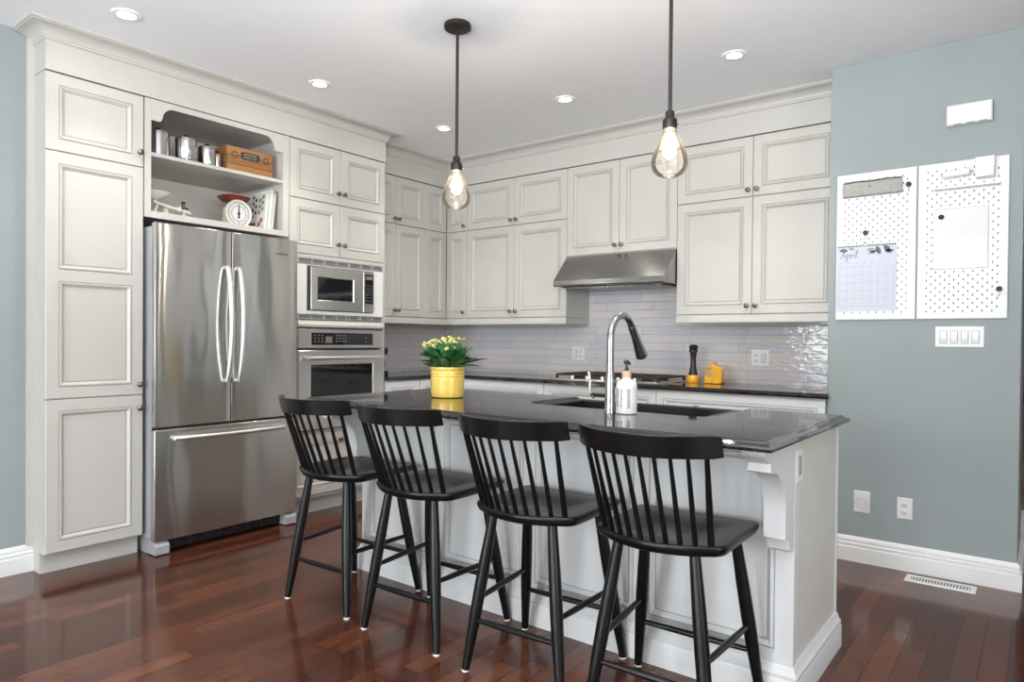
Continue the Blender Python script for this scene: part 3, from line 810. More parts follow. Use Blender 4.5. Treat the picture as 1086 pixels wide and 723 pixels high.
# potted plant
pl = thing('potted_plant', 'yellow-flowering succulent in a yellow ribbed pot on the island', 'plant', (-2.33, 2.48, .915))
px_, py_ = -2.33, 2.48
fnp = lambda x, y, z: (px_+x, py_+y, z)
K_ = .80
prof = [(.088, .9155), (.098, .919), (.101, .927), (.103, .95)]
prof += [(.105, 1.005), (.105, 1.014), (.1030, 1.017), (.1055, 1.020), (.1055, 1.029), (.1030, 1.032), (.106, 1.035), (.106, 1.044), (.1035, 1.047), (.107, 1.051), (.109, 1.060), (.108, 1.066), (.103, 1.066), (.100, 1.058), (.098, 1.042)]
MB().lathe([(r*K_, z) for r, z in prof], fnp, 40).build('pot', M['yellow'], pl)
MB().lathe([(.099*K_, 1.042), (.05, 1.048), (0, 1.050)], fnp, 24).build('soil', M['soil'], pl)
rn = random.Random(11)
def leaf(b, base, d, up, L, W, droop):
    d = d.normalized(); side = d.cross(up).normalized(); upn = side.cross(d).normalized()
    n = 7; rows = []
    for i in range(n+1):
        u = i/n; w = W*math.sin(PI*min(1, u*.93+.07))**.75*(1 + .10*math.sin(u*22))
        c = base + d*L*u + upn*(-droop*L*u*u)
        rows.append([c - side*w*.5 + upn*w*.16, c, c + side*w*.5 + upn*w*.16])
    b.add([p for r in rows for p in r], [(3*i+k, 3*i+k+1, 3*i+k+4, 3*i+k+3) for i in range(n) for k in range(2)])
b = MB()
for i in range(150):
    a = rn.uniform(0, 2*PI); el = rn.uniform(R(14), R(86)); rad = rn.uniform(.01, .07)
    base = Vector((px_ + rad*math.cos(a), py_ + rad*math.sin(a), 1.052 + rn.uniform(0, .055)))
    d = Vector((math.cos(a)*math.cos(el), math.sin(a)*math.cos(el), math.sin(el)))
    L = rn.uniform(.06, .108); leaf(b, base, d, Vector((0, 0, 1)) if el < 1.3 else Vector((1, 0, 0)), L, rn.uniform(.042, .064), rn.uniform(.0, .35))
for a, L in ((R(20), .15), (R(38), .15), (R(205), .12), (R(-10), .14)):
    base = Vector((px_ + .06*math.cos(a), py_ + .06*math.sin(a), 1.07)); leaf(b, base, Vector((math.cos(a), math.sin(a), .42)), Vector((0, 0, 1)), L, .06, .15)
b.build('foliage', M['leaf'], pl, keep=True)
b = MB(); st_ = MB()
for i in range(22):
    a = rn.uniform(0, 2*PI); r = .10*math.sqrt(rn.random())
    c = Vector((px_ + r*math.cos(a) - .03, py_ + r*math.sin(a), 1.186 + rn.uniform(-.02, .03) - r*.15))
    st_.tube([(px_ + r*.5*math.cos(a), py_ + r*.5*math.sin(a), 1.06), c], .0022, 6)
    for k in range(6):
        q_ = c + Vector((rn.uniform(-.013, .013), rn.uniform(-.013, .013), rn.uniform(-.006, .010))); rr2 = rn.uniform(.0045, .0072)
        b.lathe([(0, -rr2), (rr2*.8, -rr2*.5), (rr2, .2*rr2), (rr2*.6, .8*rr2), (0, rr2)], lambda x, y, z, q_=q_: (q_.x+x, q_.y+y, q_.z+z), 7)
st_.build('stem', M['leaf'], pl); b.build('blossom', M['blossom'], pl)

# ------------------------------------------------------------------ bar stools
def make_stool():
    s = thing('bar_stool', '', 'stool', (0, 0, 0), 'spindle-back bar stools along the island')
    # saddle seat
    def outline(u):     # closed outline, u in 0..1 -> xy
        pass
    hw_f, hw_r, yf, yr = .217, .214, .210, -.165
    out = []
    def corner(cx, cy, r, a0, a1, n=6):
        for i in range(n+1):
            a = a0 + (a1-a0)*i/n; out.append((cx + r*math.cos(a), cy + r*math.sin(a)))
    corner(hw_f-.03, yf-.03, .03, 0, PI/2); 
    corner(-hw_f+.03, yf-.03, .03, PI/2, PI)
    corner(-hw_r+.045, yr+.045, .045, PI, PI*1.36)
    for i in range(1, 10):
        u = i/10; x = (-hw_r+.05) + u*2*(hw_r-.05); out.append((x, yr - .085*(1-(x/hw_r)**2) + .022))
    corner(hw_r-.045, yr+.045, .045, PI*1.64, 2*PI)
    def dish(x, y):
        d = 0
        for sx in (-.085, .085):
            d += math.exp(-(((x-sx)/.080)**2 + ((y+.02)/.105)**2)**1.6)
        return -.022*min(1.0, d) + .004*math.exp(-(x/.03)**2)*max(0, y/.168)
    b = MB(); zt, zb = .605, .570
    cx, cy = 0, -.03
    rings = []
    prof = [(1-.10, zb), (1-.035, zb+.006), (1-.005, zb+.020), (1, zb+.028), (1-.006, zt-.003), (1-.02, zt)]
    for k, z in prof: rings.append([(cx+(x-cx)*k, cy+(y-cy)*k, z) for x, y in out])
    for k in (.94, .86, .76, .64, .5, .35, .18):
        rings.append([(cx+(x-cx)*k, cy+(y-cy)*k, zt + dish(cx+(x-cx)*k, cy+(y-cy)*k)) for x, y in out])
    b.loops(rings, cap0=True, cap1=True)
    b.build('seat', M['black'], s, angle=60)
    # legs
    feet = {}
    for kx in (-1, 1):
        for nm, top, foot in (('rear', (kx*.124, -.150, .578), (kx*.200, -.213, .006)), ('front', (kx*.156, .125, .578), (kx*.2225, .213, .006))):
            T_, F_ = Vector(top), Vector(foot)
            pts = [T_.lerp(F_, u) for u in (0, .12, .3, .5, .65, .8, .93, 1)]
            lg = MB().tube(pts, [.0165, .0185, .0215, .0225, .0215, .0185, .0155, .0145], 18).build('leg', M['black'], s)
            MB().lathe([(.014, 0), (.0145, .004), (.0135, .007)], lambda x, y, z, F_=F_: (F_.x+x, F_.y+y, z), 14).build('glide', M['white_plastic'], lg)
            feet[(nm, kx)] = (T_, F_)
    def at(nm, kx, z):
        T_, F_ = feet[(nm, kx)]; u = (T_.z - z)/(T_.z - F_.z); return T_.lerp(F_, u)
    for nm, z in (('rear', .186), ('front', .180)):
        a, c2 = at(nm, -1, z), at(nm, 1, z)
        MB().tube([a, a.lerp(c2, .25), a.lerp(c2, .5), a.lerp(c2, .75), c2], [.0085, .0105, .0115, .0105, .0085], 12).build('stretcher', M['black'], s)
    for kx in (-1, 1):
        a, c2 = at('rear', kx, .262), at('front', kx, .270)
        MB().tube([a, a.lerp(c2, .25), a.lerp(c2, .5), a.lerp(c2, .75), c2], [.0085, .0105, .0115, .0105, .0085], 12).build('stretcher', M['black'], s)
    # curved crest rail
    n = 20; sec = []
    def rail_c(u): 
        x = -.225 + .450*u; return Vector((x, -.330 + .119*abs(x/.225)**2.1, 0))
    for i in range(n+1):
        u = i/n; c2 = rail_c(u); tn = (rail_c(min(1, u+.01)) - rail_c(max(0, u-.01))).normalized(); nn = Vector((-tn.y, tn.x, 0))
        e = min(u, 1-u)*.456; z0 = .875; z1 = .942
        if e < .006: z0 += .003; z1 -= .003
        lean = Vector((0, -.013, 0)); th = .0095
        sec.append([c2 - nn*th + lean*0, c2 + nn*th, c2 + nn*(th*.85) + lean*1.4 + Vector((0, 0, 0)), c2 - nn*(th*.85) + lean*1.4])
        for k, z in enumerate((z0, z0, z1, z1)): sec[-1][k] = Vector((sec[-1][k].x, sec[-1][k].y, z))
    MB().loops(sec).build('crest_rail', M['black'], s, bevel=.003)
    # ten spindles, the outer two stouter
    for i in range(10):
        u = i/9; k = 2*u-1
        bot = Vector((k*.173, -.208 + .065*k*k, .585)); top = rail_c(.5 + k*.425); top.z = .885
        rb = .0098 if i in (0, 9) else .0078
        MB().tube([bot, bot.lerp(top, .3), bot.lerp(top, .6), top], [rb*1.05, rb*1.1, rb*.95, rb*.72], 10).build('outer_post' if i in (0, 9) else 'spindle', M['black'], s)
    return s
stool = make_stool()
STOOLS = [(-2.552, 2.076, 3.0, 'black spindle-back bar stool furthest along the island, beside the fridge'),
          (-2.012, 2.076, 2.2, 'black spindle-back bar stool second from the fridge, below the yellow flowerpot'),
          (-1.450, 2.074, 3.2, 'black spindle-back bar stool between the flowerpot one and the nearest one'),
          (-.936, 2.078, 2.2, 'black spindle-back bar stool nearest the camera, beside the scrolled corbel')]
def copy_tree(o, parent=None):
    c = o.copy(); COL.objects.link(c)
    if parent is not None: c.parent = parent
    for ch in children(o): copy_tree(ch, c)
    return c
for i, (x, y, a, lab) in enumerate(STOOLS):
    s = stool if i == 0 else copy_tree(stool)
    s.location = (x, y, 0); s.rotation_euler = (0, 0, R(a)); s['label'] = lab

# ------------------------------------------------------------------ lights of the room
def make_pot(x, y):
    p = thing('ceiling_light', '', 'ceiling light', (x, y, CZ), 'recessed ceiling lights')
    MB().lathe([(.034, CZ-.003), (.042, CZ-.008), (.062, CZ-.006), (.065, CZ-.001), (.065, CZ), (.034, CZ)], lambda a, b2, z: (x+a, y+b2, z), 32, close=False).build('trim_ring', M['trimwhite'], p)
    MB().lathe([(.034, CZ-.0025), (0, CZ-.0045)], lambda a, b2, z: (x+a, y+b2, z), 24).build('lamp', M['lamp'], p)
    return p
POTS = [(-3.472, 1.447, 'recessed ceiling light nearest the pantry corner'),
        (-3.467, 2.547, 'recessed ceiling light in front of the fridge and oven crown'),
        (-3.466, 3.632, 'recessed ceiling light close to the corner of the two crowns'),
        (-2.422, 3.649, 'recessed ceiling light between the two hanging lamps, over the cooktop side'),
        (-1.323, 3.622, 'recessed ceiling light nearest the blue-grey wall')]
def pot_spot(x, y):
    d = bpy.data.lights.new('pot_spot', 'SPOT'); d.energy = POT_POWER; d.color = (1.0, .93, .84); d.spot_size = R(104); d.spot_blend = 1.0; d.shadow_soft_size = .035
    o = bpy.data.objects.new('pot_spot', d); COL.objects.link(o); o.location = (x, y, CZ-.02)
for i, (x, y, lab) in enumerate(POTS):
    if i == 0: proto_pot = p = make_pot(x, y)
    else: p = copy_tree(proto_pot); p.location = (x, y, CZ)
    p['label'] = lab
    pot_spot(x, y)
def make_pendant(x, y):
    p = thing('pendant_light', '', 'pendant light', (x, y, CZ), 'glass pendants over the island')
    fn = lambda a, b2, z: (x+a, y+b2, z)
    MB().lathe([(.062, CZ-.0005), (.066, CZ-.004), (.066, CZ-.022), (.060, CZ-.027), (.010, CZ-.030)], fn, 36).lathe([(.004, CZ-.036), (.004, CZ-.028)], lambda a, b2, z: (x+.035+a, y+b2, z), 8).lathe([(.004, CZ-.036), (.004, CZ-.028)], lambda a, b2, z: (x-.035+a, y+b2, z), 8).build('canopy', M['dark_metal'], p)
    MB().lathe([(.0075, 2.085), (.0075, CZ-.028)], fn, 14).build('rod', M['dark_metal'], p)
    so_ = MB().lathe([(.009, 2.098), (.016, 2.094), (.018, 2.088), (.018, 2.072), (.021, 2.066), (.027, 2.062), (.028, 2.058), (.028, 2.030), (.0265, 2.026), (.021, 2.024)], fn, 28).build('socket', M['dark_metal'], p)
    MB().tube([(x+.026, y+.006, 2.040), (x+.037, y+.009, 2.040)], .003, 8).lathe([(0, -.004), (.005, 0), (0, .004)], lambda a, b2, z: (x+.040+a, y+.0095+b2, 2.040+z), 10).build('thumb_screw', M['dark_metal'], so_)
    prof = [(.0235, 2.028), (.027, 2.015), (.036, 1.995), (.049, 1.968), (.061, 1.940), (.069, 1.915), (.071, 1.898), (.069, 1.880), (.061, 1.862), (.047, 1.848), (.028, 1.840), (.0, 1.838)]
    MB().lathe(prof, fn, 36).build('glass_shade', M['glass'], p)
    bu = MB().lathe([(.012, 2.026), (.013, 2.005), (.020, 1.975), (.026, 1.952), (.026, 1.935), (.020, 1.920), (.010, 1.912), (0, 1.910)], fn, 24).build('bulb', M['bulb'], p)
    fl_ = MB()
    for k in range(4):
        a = k*PI/2+.4
        fl_.tube([(x+.006*math.cos(a), y+.006*math.sin(a), 2.005), (x+.013*math.cos(a), y+.013*math.sin(a), 1.94)], .0016, 6)
    fl_.build('filament', M['filament'], bu)
    return p
M['bulb'] = glass_mat('amber_bulb', (1.0, 0.94, 0.84, 1), 1.4, 0.045)
for i, (x, y, lab) in enumerate([(-2.272, 2.47, 'clear glass pendant lamp over the flowerpot end of the island'), (-1.152, 2.47, 'clear glass pendant lamp over the sink end of the island')]):
    if i == 0: proto_pen = p = make_pendant(x, y)
    else: p = copy_tree(proto_pen); p.location = (x, y, CZ)
    p['label'] = lab
    d = bpy.data.lights.new('pendant_glow', 'POINT'); d.energy = BULB_POWER; d.color = (1.0, .92, .82); d.shadow_soft_size = .012
    l = bpy.data.objects.new('pendant_glow', d); COL.objects.link(l); l.location = (x, y, 1.955)

# ------------------------------------------------------------------ things on the open shelf
def canister(x, y, r, h, z0, lab):
    c = thing('canister', lab, 'canister', (x, y, z0), 'tin canisters on the open shelf')
    fn = lambda a, b2, z: (x+a, y+b2, z0+z)
    MB().lathe([(r*.97, .0005), (r, .003), (r, h*.86)], fn, 32).build('body', M['tin'], c)
    MB().lathe([(r*1.03, h*.86), (r*1.03, h*.97), (r*.97, h)], fn, 32).build('lid', M['tin'], c)
    MB().lathe([(r*1.035, h*.90), (r*1.035, h*.94)], fn, 32).build('lid_band', M['copper'], c)
    MB().lathe([(.006, h), (.006, h+.008), (.013, h+.012), (.012, h+.02), (0, h+.022)], fn, 14).build('lid_knob', M['black_plastic'], c)
ZS = 2.226
canister(-4.02, 1.848, .060, .150, ZS, 'largest tin canister at the left end of the open shelf')
canister(-3.99, 1.995, .058, .140, ZS, 'second tin canister from the left on the open shelf')
canister(-4.00, 2.128, .048, .120, ZS, 'third tin canister from the left on the open shelf')
canister(-4.04, 2.212, .030, .105, ZS, 'smallest tin canister, tucked against the wooden crate')
cr = thing('wooden_crate', 'old printed wooden crate at the right of the upper open shelf', 'crate', (-4.07, 2.42, ZS))
b = MB(); x0, x1, y0, y1, z1 = -4.20, -3.985, 2.248, 2.565, ZS+.165
b.box(x1-.012, x1, y0, y1, ZS+.0005, z1).box(x0, x0+.012, y0, y1, ZS+.0005, z1).box(x0+.012, x1-.012, y0, y0+.012, ZS+.0005, z1).box(x0+.012, x1-.012, y1-.012, y1, ZS+.0005, z1).box(x0+.012, x1-.012, y0+.012, y1-.012, ZS+.0005, ZS+.01)
b.build('box', M['crate'], cr, bevel=.0015)
pts = []
for i in range(24):
    a = 2*PI*i/24; cu, cv = math.cos(a), math.sin(a)
    pts.append((2.405 + .045*(1 if cu > 0 else -1) + .022*cu, z1-.045 + .024*(abs(cv)**.7)*(1 if cv > 0 else -1)))
pq = MB().prism(pts, lambda y, z, a: (a, y, z), x1, x1+.001).build('printed_plate', M['ink'], cr)
b = MB(); rn = random.Random(5)
for row, (zz, n, w) in enumerate(((z1-.040, 9, .092), (z1-.058, 9, .092))):
    for i in range(n):
        y = 2.405 - w/2 + i*w/n; b.box(x1+.001, x1+.0014, y, y+.0065, zz, zz+.009)
b.build('plate_lettering', M['olive'], cr)
b = MB()
for sy in (2.30, 2.515):
    for k in range(7):
        a = k*.9; b.prism([(sy+.018*math.cos(a)+.010*math.cos(t*PI/4), z1-.05+.018*math.sin(a)+.004*math.sin(t*PI/4)) for t in range(8)], lambda y, z, a2: (a2, y, z), x1, x1+.0006)
b.build('printed_ornament', M['ink'], cr)
# lower shelf
ZL = 1.8955
ks = thing('kitchen_scale', 'ivory dial kitchen scale with a red tray on the lower open shelf', 'scale', (-4.06, 2.36, ZL))
b = MB().prism([(2.29, ZL), (2.43, ZL), (2.425, ZL+.02), (2.41, ZL+.14), (2.31, ZL+.14), (2.295, ZL+.02)], lambda y, z, a: (a, y, z), -4.14, -4.055)
b.build('housing', M['ivory'], ks, bevel=.004)
fd = lambda a, b2, h: (-4.052+h, 2.36+a, ZL+.092+b2)
MB().lathe([(.088, -.004), (.090, .010), (.086, .018), (.078, .014), (.078, .009)], fd, 40, close=False).build('dial_rim', M['ivory'], ks)
MB().lathe([(.079, .010), (0, .0102)], fd, 40).build('dial_face', M['white_gloss'], ks)
b = MB()
for k in range(40):
    a = 2*PI*k/40; r0, r1 = (.054, .068) if k % 5 == 0 else (.061, .068); w = .0013
    c_, s_ = math.cos(a), math.sin(a)
    b.add([fd(r0*c_-w*s_, r0*s_+w*c_, .0112), fd(r1*c_-w*s_, r1*s_+w*c_, .0112), fd(r1*c_+w*s_, r1*s_-w*c_, .0112), fd(r0*c_+w*s_, r0*s_-w*c_, .0112)], [(0, 1, 2, 3)])
b.lathe([(.047, .011), (.050, .011)], fd, 40, close=False).lathe([(.070, .0113), (.0725, .0113)], fd, 40, close=False)
b.build('dial_marks', M['ink'], ks)
MB().add([fd(-.006, -.030, .014), fd(.006, -.030, .014), fd(.002, .055, .014), fd(-.002, .055, .014)], [(0, 1, 2, 3)]).lathe([(.009, .012), (.009, .016), (0, .0165)], fd, 14).build('pointer', M['black_plastic'], ks)
MB().lathe([(.014, ZL+.138), (.014, ZL+.172)], lambda a, b2, z: (-4.10+a, 2.36+b2, z), 14).build('post', M['ivory'], ks)
b = MB().loops([[(-4.10 + sx*.075*k, 2.36 + sy*.085*k, z) for sx, sy in ((-1,-.7),(-.7,-1),(.7,-1),(1,-.7),(1,.7),(.7,1),(-.7,1),(-1,.7))] for k, z in ((.75, ZL+.172), (.98, ZL+.196), (1.02, ZL+.205), (.96, ZL+.204), (.78, ZL+.182))])
b.build('tray', M['red'], ks, bevel=.002)
bs = thing('balance_scale', 'white vintage balance scale with a pan at the left of the lower shelf', 'scale', (-4.08, 1.93, ZL))
b = MB().loops([[(-4.08 + sx*.055*k, 1.945 + sy*.115*k, z) for sx, sy in ((-1,-.8),(-.8,-1),(.8,-1),(1,-.8),(1,.8),(.8,1),(-.8,1),(-1,.8))] for k, z in ((1, ZL+.0005), (1, ZL+.016), (.9, ZL+.026))])
b.build('base', M['ivory'], bs)
MB().tube([(-4.08, 1.92, ZL+.02), (-4.08, 1.92, ZL+.075)], [.022, .012], 14).tube([(-4.08, 1.85, ZL+.02), (-4.075, 1.87, ZL+.07), (-4.08, 1.86, ZL+.10)], [.012, .007, .012], 10).tube([(-4.08, 2.02, ZL+.02), (-4.08, 2.035, ZL+.07)], [.014, .008], 12).build('column', M['ivory'], bs)
MB().tube([(-4.06, 1.84, ZL+.088), (-4.05, 1.93, ZL+.066), (-4.05, 1.985, ZL+.060), (-4.05, 2.055, ZL+.048)], [.007, .010, .008, .007], 10).lathe([(.014, -.012), (.014, .012)], lambda a, b2, z: (-4.05+a, 1.985+b2, ZL+.062+z), 14).build('beam', M['ivory'], bs)
MB().lathe([(.012, ZL+.098), (.05, ZL+.110), (.088, ZL+.134), (.093, ZL+.145), (.090, ZL+.145), (.05, ZL+.116), (0, ZL+.106)], lambda a, b2, z: (-4.09+a, 1.852+b2, z), 30).build('pan', M['white_gloss'], bs)
MB().lathe([(.028, ZL+.075), (.030, ZL+.080), (.010, ZL+.086), (.008, ZL+.105), (.016, ZL+.115), (0, ZL+.12)], lambda a, b2, z: (-4.09+a, 2.03+b2, z), 16).build('weight', M['pewter'], bs)
# books at the right end: one cover facing out, others leaning behind
def book(name, lab, y0, y1, x0, x1, hgt, tilt, mat, pages=True):
    o = thing(name, lab, 'book', ((x0+x1)/2, (y0+y1)/2, ZL), 'books on the lower open shelf')
    sh = math.tan(R(tilt)); fn = lambda x, y, z: (x, y + sh*(z-ZL), z)
    def bx(a0, a1, c0, c1, e0, e1, m):
        vs = [fn(x, y, z) for z in (e0, e1) for y in (c0, c1) for x in (a0, a1)]
        m.add(vs, [(0,1,3,2),(4,6,7,5),(0,4,5,1),(2,3,7,6),(0,2,6,4),(1,5,7,3)])
    cv = MB(); bx(x0, x1, y0, y0+.003, ZL+.0008, ZL+hgt, cv); bx(x0, x1, y1-.003, y1, ZL+.0008, ZL+hgt, cv); bx(x0, x0+.003, y0+.003, y1-.003, ZL+.0008, ZL+hgt, cv)
    cv.build('cover', mat, o)
    pg = MB(); bx(x0+.003, x1-.005, y0+.003, y1-.003, ZL+.004, ZL+hgt-.004, pg); pg.build('pages', M['pale_page'], o)
    return o, fn
ck, fn = book('cookbook', 'cookbook with food pictures on its white cover, next to the dial scale', 2.500, 2.516, -4.30, -3.985, .262, 6, M['white_gloss'])
b1, b2_, b3 = MB(), MB(), MB(); rn = random.Random(9)
yc = 2.4994
def blob(m, x, z, rx, rz):
    m.add([fn(x + rx*math.cos(k*PI/5), yc, z + rz*math.sin(k*PI/5)) for k in range(10)] + [fn(x + rx*math.cos(k*PI/5), yc+.0005, z + rz*math.sin(k*PI/5)) for k in range(10)], [tuple(range(10)), tuple(range(19, 9, -1))] + [(k, (k+1) % 10, 10+(k+1) % 10, 10+k) for k in range(10)])
for k in range(7): blob(b1, -4.135 + .034*(k % 2), ZL+.105+.021*k, .012, .012)
for k in range(6): blob(b2_, -4.055 + .032*(k % 2), ZL+.125+.02*k, .016, .016)
for k in range(9): blob(b3, -4.145 + .022*(k % 3) + (.075 if k > 5 else 0), ZL+.024+.024*(k // 3 if k < 6 else k-6), .015, .016)
b1.build('cover_picture', M['ink'], ck); b2_.build('cover_picture', M['olive'], ck); b3.build('cover_picture', M['rust'], ck)
book('book', 'white-backed book leaning behind the picture cookbook', 2.522, 2.540, -4.28, -3.975, .270, 6, M['white_plastic'])
book('book', 'pale grey book leaning at the far right of the lower shelf', 2.545, 2.566, -4.27, -3.98, .255, 6, M['grey_plastic'])

# ------------------------------------------------------------------ worktop things
mi = thing('pepper_mill', 'tall black pepper mill with a yellow foot beside the cooktop', 'pepper mill', (-1.925, 4.55, .915))
fn = lambda a, b2, z: (-1.925+a, 4.55+b2, .9155+z)
MB().lathe([(.044, 0), (.046, .004), (.046, .046), (.042, .052), (.030, .052)], fn, 28).build('foot', M['orange'], mi)
MB().lathe([(.031, .052), (.031, .060), (.027, .080), (.021, .11), (.018, .150), (.020, .185), (.024, .200), (.022, .205), (.024, .208), (.030, .214), (.030, .226), (.025, .232), (.030, .238), (.031, .250), (.024, .260), (.010, .264), (0, .265)], fn, 28).build('body', M['black_plastic'], mi)
ju = thing('ceramic_jug', 'amber yellow ceramic jug with a square handle beside the pepper mill', 'jug', (-1.755, 4.52, .915))
X, Y, Z = -1.755, 4.52, .9155
outer = [(-.068, 0), (.052, 0), (.056, .01), (.056, .098), (.046, .110), (.004, .128), (-.004, .145), (-.022, .145), (-.028, .128), (-.056, .112), (-.068, .095)]
hole = [(-.056, .050), (-.020, .048), (-.014, .070), (-.018, .094), (-.050, .096)]
b = MB(); dep = .038
rings_o = [[(X+u, Y+s*dep, Z+v) for u, v in outer] for s in (-1, 1)]
# body built from a right-hand vessel block and a loop-shaped handle
b.loops([[(X+u, Y-dep, Z+v) for u, v in [(-.012, .0), (.052, 0), (.056, .01), (.056, .098), (.046, .110), (.004, .128), (-.004, .145), (-.016, .145), (-.016, .05)]],
         [(X+u, Y+dep, Z+v) for u, v in [(-.012, .0), (.052, 0), (.056, .01), (.056, .098), (.046, .110), (.004, .128), (-.004, .145), (-.016, .145), (-.016, .05)]]])
b.build('vessel', M['orange'], ju, bevel=.008)
b = MB().loops([[(X+u, Y-.034, Z+v) for u, v in [(-.066, 0), (-.010, 0), (-.010, .046), (-.066, .046)]], [(X+u, Y+.034, Z+v) for u, v in [(-.066, 0), (-.010, 0), (-.010, .046), (-.066, .046)]]])
b.build('lower_vessel', M['orange'], ju, bevel=.006)
MB().tube([(X-.060, Y, Z+.030), (X-.060, Y, Z+.090), (X-.055, Y, Z+.100), (X-.040, Y, Z+.106), (X-.010, Y, Z+.112)], .0085, 12).build('handle', M['orange'], ju)
km = thing('coffee_maker', 'black coffee maker half hidden behind the oven tower', 'coffee maker', (-4.20, 3.62, .915))
MB().prism([(3.54, .9155), (3.70, .9155), (3.70, .945), (3.605, .945), (3.605, 1.07), (3.69, 1.075), (3.70, 1.10), (3.69, 1.13), (3.54, 1.13)], lambda y, z, a: (a, y, z), -4.28, -4.12).build('body', M['black_plastic'], km, bevel=.008)
MB().lathe([(.038, .946), (.046, .96), (.046, 1.01), (.034, 1.04), (.036, 1.05)], lambda a, b2, z: (-4.20+a, 3.655+b2, z), 20).build('carafe', M['black_glass'], km)
MB().tube([(-4.2, 3.70, 1.03), (-4.2, 3.725, 1.02), (-4.2, 3.725, .975), (-4.2, 3.70, .965)], .006, 8).build('carafe_handle', M['black_plastic'], km)

# ------------------------------------------------------------------ wall plates and pegboards
def plate_b(name, lab, cat, x0, x1, z0, z1, yw, devices, group=None):
    """cover plate on a wall facing -y; devices: (kind, u centre, v centre)"""
    p = thing(name, lab, cat, ((x0+x1)/2, yw, z0), group)
    T = TB(x0, z0, yw); w, h = x1-x0, z1-z0
    MB().loops([rect(T, 0, w, 0, h, .0005), rect(T, 0, w, 0, h, .003), rect(T, .003, w-.003, .003, h-.003, .006)]).build('cover_plate', M['white_plastic'], p)
    for kind, u, v in devices:
        if kind == 'rocker':
            r_ = MB().loops([rect(T, u-.0165, u+.0165, v-.033, v+.033, .006), rect(T, u-.0165, u+.0165, v-.033, v+.033, .0075), rect(T, u-.014, u+.014, v-.030, v+.030, .0078)]).build('rocker_frame', M['grey_plastic'], p)
            MB().loops([rect(T, u-.0145, u+.0145, v-.031, v+.031, .0065), rect(T, u-.014, u+.014, v-.030, v+.030, .0085), rect(T, u-.013, u+.013, v-.002, v+.029, .0125)]).build('rocker', M['white_gloss'], p)
        else:
            for s in (-1, 1):
                fn = lambda a, b2, hh, s=s: T(u+a, v+s*.0195+b2*.82, .0055+hh)
                fc = MB().lathe([(.0165, 0), (.0165, .0025), (.015, .003)], fn, 20).build('socket_face', M['white_gloss'], p)
                q_ = MB()
                for dx in (-.006, .006): q_.box(*sorted((T(u+dx-.001, 0, 0)[0], T(u+dx+.001, 0, 0)[0])), yw-.0095, yw-.0085, z0+v+s*.0195-.001, z0+v+s*.0195+.007)
                q_.lathe([(.0022, .0030), (.0022, .0038)], lambda a, b2, hh, s=s: T(u+a, v+s*.0195-.0065+b2, .0055+hh), 8)
                q_.build('slot', M['ink'], fc)
    return p
YW = 4.127
plate_b('light_switch', 'white four-rocker light switch below the pegboards', 'light switch', -.435, -.226, 1.184, 1.290, YW, [('rocker', .036+.0457*i, .053) for i in range(4)])
pp = thing('wall_jack', 'white round-faced wall plate low on the blue-grey wall, left of the socket', 'wall plate', (-.766, YW, .273))
T = TB(-.806, .273, YW)
MB().loops([rect(T, 0, .080, 0, .117, .0005), rect(T, 0, .080, 0, .117, .003), rect(T, .003, .077, .003, .114, .006)]).build('cover_plate', M['white_plastic'], pp)
MB().lathe([(.030, .0055), (.030, .009), (.027, .011), (.025, .009), (0, .0095)], lambda a, b2, h_: T(.040+a, .058+b2, h_), 30).build('round_cover', M['white_gloss'], pp)
MB().lathe([(.031, .0055), (.0325, .0075)], lambda a, b2, h_: T(.040+a, .058+b2, h_), 30, close=False).build('cover_rim', M['grey_plastic'], pp)
plate_b('wall_socket', 'white double wall socket low on the blue-grey wall above the floor vent', 'socket', -.597, -.525, .271, .384, YW, [('outlet', .036, .0565)])
plate_b('wall_socket', 'white square switch and socket plate on the tiles left of the faucet', 'socket', -3.040, -2.921, 1.036, 1.149, 4.722, [('rocker', .036, .0565), ('outlet', .083, .0565)])
plate_b('wall_socket', 'white square socket and switch plate on the tiles right of the jug', 'socket', -1.577, -1.455, 1.036, 1.149, 4.722, [('outlet', .036, .0565), ('rocker', .084, .0565)])
pi_ = thing('wall_socket', 'white socket plate on the end of the island under the worktop edge', 'socket', (-.6375, 2.385, .738))
T = lambda u, v, d: (-.638 + d, 2.343 + u, .738 + v)
MB().loops([rect(T, 0, .080, 0, .110, .0005), rect(T, 0, .080, 0, .110, .005), rect(T, .003, .077, .003, .107, .008)]).build('cover_plate', M['white_plastic'], pi_)
MB().loops([rect(T, .023, .057, .022, .088, .008), rect(T, .024, .056, .023, .087, .0095)]).build('socket_face', M['grey_plastic'], pi_)

